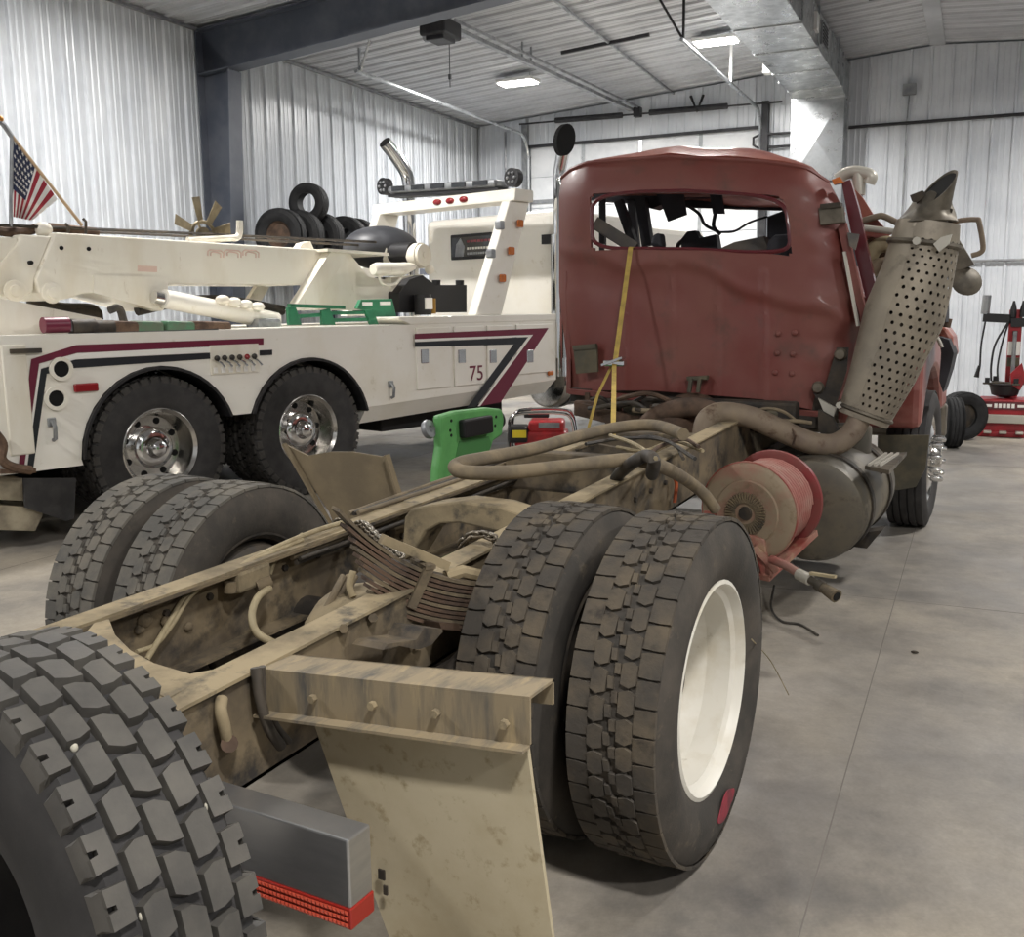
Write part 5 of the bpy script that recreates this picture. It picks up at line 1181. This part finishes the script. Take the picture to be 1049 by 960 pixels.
MB().box(bl_(.2, -1.24, .01), (.22, .14, .02)).build('foot_plate', MT['steelbright'], bpr)
# loose leaf spring pack laid across the right rail
A, B2 = P(360, 549, X=.33), P(493, 606, X=.525)
ls = root('leaf_spring', (lerp(A, B2, .5).x, lerp(A, B2, .5).y, lerp(A, B2, .5).z), 0, label='rusty stack of spring leaves chained across the bare truck frame', cat='spring')
ls.location.z += .022; c0 = V(ls.location); dl = (B2-A).normalized(); wdt = dl.cross(V((0, 0, 1))).normalized(); dn = dl.cross(wdt).normalized()
if dn.z > 0: dn = -dn
Lf = (B2-A).length
for k in range(11):
    s0 = -.5*Lf + max(0, (k-1))*.016*(1 if k > 1 else 0) - (.06 if k == 0 else 0) - (.02 if k == 1 else 0); s1 = .5*Lf
    mb = MB(); n_ = 10; vs = []
    for i in range(n_+1):
        t = i/n_; s = lerp(s0, s1, t); sag = .035*((s/Lf)**2)*4*(-1)
        fan = (.008*k if s < -.15 else 0)*((-.15-s)/(.35)) if s < -.15 else 0
        c_ = dl*s + dn*(k*.0125+.03+sag+fan)
        w_ = .037*(1 if 0 < i else .8)
        vs += [c_-wdt*w_-dn*.0045, c_+wdt*w_-dn*.0045, c_+wdt*w_+dn*.0045, c_-wdt*w_+dn*.0045]
    fs = [(4*i+j, 4*i+(j+1) % 4, 4*i+4+(j+1) % 4, 4*i+4+j) for i in range(n_) for j in range(4)]+[(0, 1, 2, 3), (4*n_+3, 4*n_+2, 4*n_+1, 4*n_)]
    mb.add(vs, fs).build('spring_leaf', MT['rust'] if k % 3 else MT['frame'], ls)
cl_ = MB(); s = .02
cl_.bar(dl*s+dn*.01-wdt*.042, dl*s+dn*.13-wdt*.042, .026, .01, up=wdt); cl_.bar(dl*s+dn*.01+wdt*.042, dl*s+dn*.13+wdt*.042, .026, .01, up=wdt); cl_.bar(dl*s+dn*.012-wdt*.05, dl*s+dn*.012+wdt*.05, .03, .01)
cl_.build('spring_clip', MT['frame'], ls)
MB().tube([dl*(.10)-wdt*.0+dn*.02, dl*.14-dn*.01, dl*.2-dn*.02, dl*.24+dn*.0], .018, 8).build('spring_eye_bolt', MT['framelight'], ls)
q_ = [dl*.25-dn*.03+dl*.04*cos(a)-dn*.03*sin(a) for a in [2*pi*k/14 for k in range(14)]]
MB().tube(q_, .014, 7, closed=True).build('spring_eye', MT['framelight'], ls)
MB().bar(dl*-.12-dn*.005, dl*.09-dn*.008, .03, .025).build('spring_strut', MT['framelight'], ls)
# chains
def chain(name, pts, label, link=.034, r=.0052):
    pts = [V(q) for q in pts]; path = smooth_path(pts, 12)
    t = root(name, path[0], 0, label=label, cat='chain', group=None)
    # resample
    d = [0]
    for a, b in zip(path[:-1], path[1:]): d.append(d[-1]+(b-a).length)
    n_ = int(d[-1]/(link*.72)); 
    me = MB().tube([V((link/2*cos(a)*1.0+(.006 if cos(a) > 0 else -.006), .0115*sin(a), 0)) for a in [2*pi*k/14 for k in range(14)]], r, 6, closed=True).mesh('chain_link'); me.materials.append(MT['chain'])
    i = 0
    for k in range(n_):
        s = (k+.5)/n_*d[-1]
        while i < len(d)-2 and d[i+1] < s: i += 1
        q = lerp(path[i], path[i+1], (s-d[i])/max(1e-6, d[i+1]-d[i])); dr_ = (path[i+1]-path[i]).normalized()
        o = bpy.data.objects.new('chain_link', me); COL.objects.link(o); o.parent = t
        o.rotation_mode = 'QUATERNION'; rq = V((1, 0, 0)).rotation_difference(dr_)
        from mathutils import Quaternion
        o.rotation_quaternion = rq @ Quaternion((1, 0, 0), (pi/2)*(k % 2)+.5); o.location = q-path[0]
    return t
y0 = P(347, 523, X=-.36).y
chain('chain', [V((-.40, y0, zL(y0)-.02)), V((-.36, y0+.005, zL(y0)+.02)), V((-.28, y0-.02, zL(y0)+.015)), P(372, 537, X=-.2), P(385, 549, X=-.08), P(398, 560, X=.03), P(411, 571, X=.15)], 'steel chain from the left frame rail to the leaf spring')
chain('chain', [P(470, 562, X=.30), P(477, 553, X=.34), P(485, 548.5, X=.37), P(497, 548, X=.41), P(506, 552, X=.45), P(510, 563, X=.46), P(511, 576, X=.465)], 'short steel chain wrapped around the right frame rail beside the tyres')
# ratchet strap from the cab window to the frame
rs_ = root('ratchet_strap', P(628, 447, Z=.93), 0, label='yellow ratchet strap hanging from the rear cab window down to the frame', cat='strap')
o0 = V(rs_.location); top, mid, bot = P(646, 254, Y=2.955), P(630, 372, Y=2.68), P(628, 447, Z=.93)
def ribbon(pts, w_, name, mat, par, off):
    mb = MB(); vs = []
    for q in pts: vs += [q-off-_r*w_/2, q-off+_r*w_/2]
    mb.add(vs, [(2*i, 2*i+1, 2*i+3, 2*i+2) for i in range(len(pts)-1)]); return mb.build(name, mat, par, solid=.003)
ribbon([P(648, 257, Y=3.03), P(647, 253, Y=2.97), top, mid], .028, 'webbing', MT['strap'], rs_, o0)
ribbon([mid+V((.0, -.01, 0)), bot], .025, 'webbing', MT['strap'], rs_, o0)
ribbon([mid+V((-.02, .02, .0)), P(612, 405, Y=2.62), P(603, 438, Y=2.55)], .018, 'loose_webbing', MT['strap'], rs_, o0)
rt_ = MB().box(mid-o0, (.13, .05, .035)).build('ratchet', MT['chrome'], rs_, bevel=.008)
MB().bar(mid-o0+V((-.06, -.03, -.01)), mid-o0+V((.07, -.04, .035)), .05, .012).build('ratchet_handle', MT['chrome'], rt_)
# green creeper standing on end behind the left rail
cr = root('mechanics_creeper', (-.83, 1.88, 0), 0, label='green plastic creeper board stood on end behind the left frame rail', cat='creeper')
MT['greenpl'] = M('green_plastic', C('#609f5c'), .45, 0, C('#518c50'), 5, .45, .7)
yc = 1.88
def crp(pts, x): return [V((0, P(a, b, X=x).y-yc, P(a, b, X=x).z)) for a, b in pts]
x0 = -.8
out = crp([(451, 426), (468, 421), (500, 417.5), (515, 419), (517, 430), (515, 446), (506, 452), (500, 470), (497, 500)], x0)
out += [V((0, out[-1].y+.02, .06)), V((0, out[-1].y-.1, 0.0)), V((0, -.28, 0)), V((0, -.36, .06))] + crp([(447, 505), (449, 478), (452, 458)], x0)
cb = MB().prism([q+V((.03, 0, 0)) for q in out], (-.05, 0, 0)).build('board', MT['greenpl'], cr, bevel=.015)
inn = crp([(470, 452), (482, 449), (500, 447), (503, 455), (494, 478), (488, 500), (470, 500), (466, 470)], x0)
MB().prism([q+V((.034, 0, 0)) for q in inn], (-.004, 0, 0)).build('board_recess', M('green_plastic_dark', C('#477b47'), .45), cr)
pd = crp([(469, 430), (499, 425), (500, 443), (470, 449)], x0)
MB().prism([q+V((.07, 0, 0)) for q in pd], (-.04, 0, 0)).build('head_pad', MT['blackplastic'], cr, bevel=.012)
for (a, b, sd) in ((449, 440, -1), (518, 430, 1)):
    q = crp([(a, b)], x0)[0]
    cs = MB().lathe([(.018, -.014), (.045, -.014), (.05, 0), (.045, .014), (.018, .014)], q+V((-.02, sd*.012, 0)), axis=(1, 0, .3), n=20, closed=True).build('caster_wheel', MT['galvdull'] if sd < 0 else MT['blackplastic'], cr)
    MB().bar(q+V((-.02, 0, 0)), q+V((0, -sd*.05, 0)), .02, .02).build('caster_fork', MT['galvdull'], cr)
for (a, b) in ((462, 431), (461, 441), (462, 446), (508, 427), (507, 436)):
    q = crp([(a, b)], x0)[0]; MB().cyl(q+V((.028, 0, 0)), q+V((.034, 0, 0)), .008, 8).build('board_hole', MT['hole'], cr)
# red power unit in its roll cage
gq = P(555, 421, Z=.56)
gn = root('power_unit', (gq.x, gq.y, 0), YAW-.1, label='red petrol power unit in a chrome tube frame on the floor between the trucks', cat='power unit')
MT['redpl'] = M('red_plastic', C('#b02a2e'), .4, 0, C('#8f2529'), 6)
MB().box((0, 0, .3), (.5, .32, .16)).build('housing', MT['redpl'], gn, bevel=.03)
MB().box((.05, 0, .42), (.34, .3, .12)).build('top_cover', MT['redpl'], gn, bevel=.03)
MB().box((-.22, -.06, .35), (.2, .24, .16)).build('engine_block', MT['blackplastic'], gn, bevel=.03)
MB().box((-.2, -.185, .36), (.13, .01, .07)).build('yellow_label', M('yellow_label', C('#d8c22c'), .5), gn)
MB().box((.08, -.155, .44), (.2, .01, .05)).build('grey_label', MT['galvdull'], gn)
for yy in (-.17, .17):
    MB().tube(smooth_path([(-.3, yy, .02), (-.3, yy, .4), (-.26, yy, .53), (-.1, yy, .56), (.16, yy, .56), (.28, yy, .52), (.32, yy, .36), (.34, yy, .02)], 5), .016, 8).build('frame_tube', MT['chrome'], gn)
MB().bar((-.3, 0, .02), (.34, 0, .02), .36, .04).build('frame_base', MT['blackplastic'], gn)
MB().box((-.05, 0, .515), (.24, .05, .04)).build('carry_handle', MT['blackplastic'], gn, bevel=.01)
MB().box((0, 0, .14), (.5, .3, .18)).build('oil_tank', MT['blackplastic'], gn, bevel=.02)
# flag on the boom head
fg = root('flag', WPOS+Matrix.Rotation(WPSI, 3, 'Z') @ V((-.95, -.3, 2.2)), WPSI, label='American flag on a slanted pole above the tow truck boom', cat='flag')
fo = V((-.95, -.3, 2.2))
def pf(x, y): return PW(x, y, X=-.95)-fo
MB().tube([pf(-6, 116), pf(84, 231)], .013, 8).build('flag_pole', M('pole_tan', C('#b59a78'), .6), fg)
MB().tube([pf(12, 140), pf(11, 232)], .014, 8).build('flag_mast', MT['galvdull'], fg)
MB().tube([pf(-6, 121), pf(4, 128), pf(12, 140)], .02, 8).build('flag_bracket', MT['galvdull'], fg)
MB().sphere(pf(0, 122), .025, 6).build('pole_joint', M('brass2', C('#b5803c'), .4, .6), fg)
# triangular hang: hoist along the pole from (12,140) to (60,205); fly gathers at the mast foot
def fc(u, v):
    a = lerp(V((12.5, 139)), V((59, 204)), u); b = lerp(V((13, 222)), V((33, 226)), u**1.3)
    q = lerp(a, b, v); w_ = .05*sin(v*9+u*5)*v*(1-u*.4)+.03*sin(u*11)*v
    r = PW(q.x, q.y, X=-.95+w_); return r-fo
NU, NV = 26, 40
MT['flagred'] = M('flag_red', C('#9c2b3a'), .8); MT['flagwhite'] = M('flag_white', C('#e4e2df'), .8); MT['flagblue'] = M('flag_blue', C('#2b3350'), .8)
for nm, mt, test in (('flag_canton', 'flagblue', 0), ('flag_red_stripes', 'flagred', 1), ('flag_white_stripes', 'flagwhite', 2)):
    mb = MB()
    vs = [fc(i/NU, j/NV) for j in range(NV+1) for i in range(NU+1)]; fs = []
    for j in range(NV):
        for i in range(NU):
            u, v = (i+.5)/NU, (j+.5)/NV
            k = 0 if (u < .5 and v < .66) else (1 if int(u*13) % 2 else 2)
            if k == test: fs.append((j*(NU+1)+i, j*(NU+1)+i+1, (j+1)*(NU+1)+i+1, (j+1)*(NU+1)+i))
    mb.add(vs, fs, True).build(nm, MT[mt], fg, solid=.003)
mb = MB()
for i in range(5):
    for j in range(7):
        u, v = .06+i*.09+(.045 if j % 2 else 0), .05+j*.085
        c_ = fc(u, v); ex = (fc(u+.02, v)-c_).normalized(); ey = (fc(u, v+.02)-c_).normalized(); nn_ = V((.004, 0, 0))
        pts = []
        for k in range(10):
            r_ = .017 if k % 2 == 0 else .007; a = 2*pi*k/10; pts.append(c_+nn_+(ex*cos(a)+ey*sin(a))*r_)
        mb.add(pts, [tuple(range(10))])
o = mb.build('flag_stars', MT['flagwhite'], fg); o['kind'] = 'stuff'
# radiator fan lying on the boom
q = PW(208, 240, X=-1.0); fnr = root('radiator_fan', WPOS+Matrix.Rotation(WPSI, 3, 'Z') @ q, WPSI, label='old bronze-coloured engine fan leaning on top of the tow truck boom', cat='fan')
MT['fanmetal'] = M('fan_metal', C('#8a7d62'), .55, .3, C('#6f644e'), 6)
MB().tube([V((0, .115*cos(a), .115*sin(a)-.01)) for a in [2*pi*k/30 for k in range(30)]], .016, 8, closed=True).build('fan_ring', MT['fanmetal'], fnr)
for a, l in ((.25, .17), (1.02, .2), (1.75, .2), (2.75, .17), (-.6, .14)):
    d = V((0, cos(a), sin(a))); t_ = V((.35, -sin(a), cos(a))).normalized()
    MB().prism([d*.09-t_*.03, d*(.11+l)-t_*.055, d*(.11+l)+t_*.045, d*.09+t_*.03], d.cross(t_)*.006).build('fan_blade', MT['fanmetal'], fnr)
MB().cyl((-.02, 0, 0), (.02, 0, 0), .06, 16).build('fan_hub', MT['fanmetal'], fnr)
for k in range(4): MB().bar((0, 0, 0), (0, .11*cos(k*pi/2+.4), .11*sin(k*pi/2+.4)-.01), .02, .01).build('fan_spoke', MT['fanmetal'], fnr)
# green wheel-lift frames on the deck
def wl_root(x, y, nm, label, dx=-.2): 
    l = PW(x, y, X=dx); l.z = 1.405; t = root(nm, WPOS+Matrix.Rotation(WPSI, 3, 'Z') @ l, WPSI, label=label, cat='frame'); return t, l
t, l = wl_root(335, 332, 'wheel_lift_frame', 'open green steel lift frame on the tow truck deck, left of the solid green bracket')
def gp_(x, y, xx=-.2): return PW(x, y, X=xx)-l
def gq_(x, y): return PW(x, y, X=-.40)-l
def fixz(q): q.z = max(q.z, .0); return q
for pts in ([(295, 315), (303, 314), (309, 333), (296, 333)], [(330, 318), (338, 316), (344, 333), (330, 333)], [(374, 318), (382, 317), (388, 333), (380, 333)]):
    MB().prism([fixz(gp_(a, b)) for a, b in pts], (-.03, 0, 0)).build('side_plate', MT['green'], t)
for (a, b, c_, d) in ((296, 313, 352, 315), (330, 321, 384, 320), (338, 328, 384, 327), (306, 324, 336, 322)):
    MB().bar(gp_(a, b, -.24), gp_(c_, d, -.24), .05, .03).build('rail', MT['green'], t)
t, l = wl_root(388, 332, 'wheel_lift_frame', 'green steel lift bracket with two slots on the tow truck deck, under the winch motor', -.40)
pl = MB().prism([fixz(gq_(a, b)) for a, b in ((366, 316), (370, 307), (402, 306), (405, 318), (408, 333), (386, 333), (382, 320))], (-.05, 0, 0)).build('plate', MT['green'], t, bevel=.008)
for (a, b, c_, d) in ((371, 309.5, 381, 313), (389, 309, 400, 312.5)):
    q0, q1 = gq_(a, b), gq_(c_, d); MB().box((q0+q1)/2+V((.004, 0, 0)), (.008, abs(q1.y-q0.y), abs(q0.z-q1.z))).build('slot', MT['stripewht'], pl)
# tyre rack along the left wall and the tyres on it
rk = root('tire_rack', toW((-6.45, 9.3, 0)), PSI, label='grey steel rack holding old tyres along the left wall', cat='rack')
ZS = 2.12
for yy in (-1.55, 0.2, 1.95):
    for xx in (-.33, .33): MB().bar((xx, yy, 0), (xx, yy, ZS), .06, .06).build('post', MT['beam'], rk)
for xx in (-.33, .33): MB().bar((xx, -1.6, ZS-.02), (xx, 2.0, ZS-.02), .05, .08).build('beam', MT['beam'], rk)
MB().box((0, .2, ZS+.03), (.66, 3.6, .02)).build('shelf', MT['galvdull'], rk)
Rs = .335
def small_tyre(R, W): return smooth_mesh(MB().lathe(carcass(R, W, R*.55, .006), n=40, closed=True), 'tire_small', MT['rubberblack']), smooth_mesh(tread_rib(R, W, .008, 40), 'tread_small', MT['rubberblack'])
SM = small_tyre(Rs, .22); SM2 = small_tyre(.26, .20)
ME_smrim = smooth_mesh(MB().lathe([(Rs*.56, -.07), (Rs*.5, 0), (Rs*.57, .07), (Rs*.5, .06), (Rs*.4, .03), (.06, .05), (0, .05)], n=28), 'rim_small', MT['rust'])
ME_smrimd = ME_smrim.copy(); ME_smrimd.materials.clear(); ME_smrimd.materials.append(MT['steeldark'])
def tyre_obj(label, bloc, rot, s=SM, rim=False, grp='old tyres along the left wall', name='tire', world=False):
    r = root(name, bloc if world else toW(bloc), 0, label=label, cat='tyre', group=grp)
    o = obj_from(s[0], 'carcass', r); o2 = obj_from(s[1], 'tread', r)
    q = [o, o2]
    if rim: q.append(obj_from(ME_smrim if 'rusty' in label else ME_smrimd, 'rim', r))
    for x in q: x.rotation_euler = rot
    return r
zt = ZS+.04+Rs
tyre_obj('old tyre with a rusty rim at the near end of the wall rack', (-6.45, 7.92, zt), (0, 0, PSI-1.42), rim=True)
tyre_obj('second tyre from the near end of the wall rack, no rim', (-6.4, 8.24, zt), (0, 0, PSI-1.5))
tyre_obj('third tyre from the near end of the wall rack, with ribbed tread', (-6.4, 8.70, zt), (0, 0, PSI-1.5))
tyre_obj('old tyre in the middle of the wall rack behind the winch cable', (-6.4, 9.28, zt), (0, 0, PSI-1.45))
tyre_obj('old tyre at the far end of the wall rack, almost hidden', (-6.45, 9.64, zt), (0, 0, PSI-1.5))
zz = PB(328, 216, X=-6.45)
tyre_obj('old tyre lying on top of the other tyres on the rack', (-6.4, 8.47, zt+.44), (0, 0, PSI-1.45), SM2)
# tyres on the floor at the right
q = PB(986, 452, Z=0)
tyre_obj('black tyre standing on the floor between the red fender and the tyre changer', (q.x-.02, q.y+.15, .272), (0, 0, PSI-1.0), (lambda: small_tyre(.272, .2))(), True, 'tyres on the floor by the tyre changer')
q2 = PB(972, 462, Z=0)
tyre_obj('black tyre leaning in front of the standing one beside the red fender', (q2.x, q2.y+.3, .27), (0, .0, PSI+.25), (lambda: small_tyre(.27, .2))(), False, 'tyres on the floor by the tyre changer')
# tyre changer
q = PB(1020, 447, Z=0)
tc = root('tire_changer', toW((2.06, 10.25, 0)), PSI, label='red tyre changer with turntable, post and hoses in front of the back wall', cat='tyre changer')
def tcq(x, y, yy=10.1): a = PB(x, y, Y=yy); return V((a.x-2.06, a.y-10.25, a.z))
MT['tcred'] = M('changer_red', C('#a3222a'), .4, 0, C('#7f1c22'), 4)
MB().box((-.02, .02, .22), (.52, .46, .42)).build('base', MT['tcred'], tc, bevel=.02)
MB().box((-.02, .0, .03), (.56, .52, .06)).build('foot', MT['tcred'], tc, bevel=.01)
pn = MB().box((-.02, -.215, .36), (.48, .02, .09)).build('name_panel', MT['reddark'], tc)
for k in range(5): MB().box((-.11+k*.045, -.228, .36), (.032, .006, .05)).build('panel_print', MT['stripewht'], pn)
for s in (-.19, .155): MB().box((s, -.228, .36), (.08, .006, .03)).build('panel_print', MT['stripewht'], pn)
MB().box((-.02, -.225, .21), (.46, .06, .1)).build('pedal_cover', MT['paleplate'], tc, bevel=.01)
for s in (-.18, -.02, .15): MB().box((s, -.27, .06), (.08, .14, .025)).build('pedal', MT['paleplate'], tc, bevel=.006)
MB().lathe([(.06, 0), (.14, .03), (.17, .14), (.2, .15), (.2, .16), (0, .16)], (-.02, .02, .44), axis=(0, 0, 1), n=24).build('turntable', MT['blackplastic'], tc)
for k in range(4):
    a = k*pi/2+.5; MB().bar((-.02, .02, .605), (-.02+.26*cos(a), .02+.26*sin(a), .605), .05, .02).build('jaw_arm', MT['shieldtop'], tc); MB().box((-.02+.22*cos(a), .02+.22*sin(a), .64), (.05, .05, .06)).build('jaw', MT['blackplastic'], tc)
MB().box((.05, .28, .75), (.14, .14, 1.4)).build('post', MT['tcred'], tc, bevel=.01)
MB().box((.05, .195, 1.18), (.13, .04, .2)).build('post_cover', MT['tcred'], tc)
MB().box((.05, .195, 1.0), (.13, .04, .16)).build('post_label', MT['stripewht'], tc)
MB().box((.05, .195, .84), (.13, .04, .1)).build('post_label', MT['olive'], tc)
MB().cyl((.05, .1, .62), (.05, .1, 1.2), .022, 12).build('mount_column', MT['galvdull'], tc)
MB().bar((.05, .1, 1.18), (.05, .28, 1.18), .05, .05).build('mount_arm', MT['blackplastic'], tc)
MB().bar((.0, .2, 1.3), (.5, .2, 1.3), .1, .1).build('swing_arm', MT['blackplastic'], tc)
MB().box((.38, .2, 1.3), (.2, .12, .11)).build('swing_arm_end', MT['tcred'], tc)
MB().bar((-.3, .25, 1.36), (.05, .25, 1.34), .09, .1).build('cross_bar', MT['blackplastic'], tc)
MB().cyl((-.28, .25, 1.4), (-.27, .25, 1.62), .05, 14).build('inflator_tank', MT['galvdull'], tc)
for s in (.02, .12): MB().tube([(s, .2, 1.36), (s, .2, 1.46), (s, .2, 1.55)], [.035, .035, .012], 10).build('lubricator', MT['blackplastic'], tc)
MB().prism([tcq(1035, 383), tcq(1047, 372), tcq(1051, 388), tcq(1045, 400), tcq(1036, 395)], (0, .06, 0)).build('tool_head', MT['tcred'], tc)
for k, s in enumerate((-.27, -.12, -.05)):
    MB().tube(smooth_path([(-.27 if k == 0 else -.02, .2, 1.32), (s-.03, .15, 1.05), (s-.06 if k else -.3, .12, .8), (s-.05 if k else -.31, .1, .72 if k == 0 else .62)], 5), .012, 6).build('air_hose', MT['blackplastic'], tc)
MB().cyl((-.33, .1, .66), (-.31, .1, .8), .03, 8, .012).build('bead_tool', MT['blackplastic'], tc)
MB().box((.36, .1, .32), (.14, .2, .64)).build('side_post', MT['tcred'], tc, bevel=.01)
# bits on the floor by the reel
o = hose('floor_cable', [P(793, 600, Z=.06), P(790, 622, Z=.02), P(800, 636, Z=.008), P(820, 640, Z=.006), P(838, 651, Z=.006)], .006, MT['blackhose'], None, 6); tag(o, 'thin black cable trailing on the floor below the hose reel', 'cable')
o = hose('straw', [P(770, 655, X=1.15), P(790, 678, Z=.25), P(808, 712, Z=.02)], .002, MT['airline'], None, 5); tag(o, 'dry straw stalk caught on the white wheel rim', 'straw')
o = MB().sphere(P(937, 668, Z=.006), .012, 5, (1.4, .8, .5)).build('pebble', MT['grease']); tag(o, 'small dark pebble on the bare concrete to the right', 'pebble')
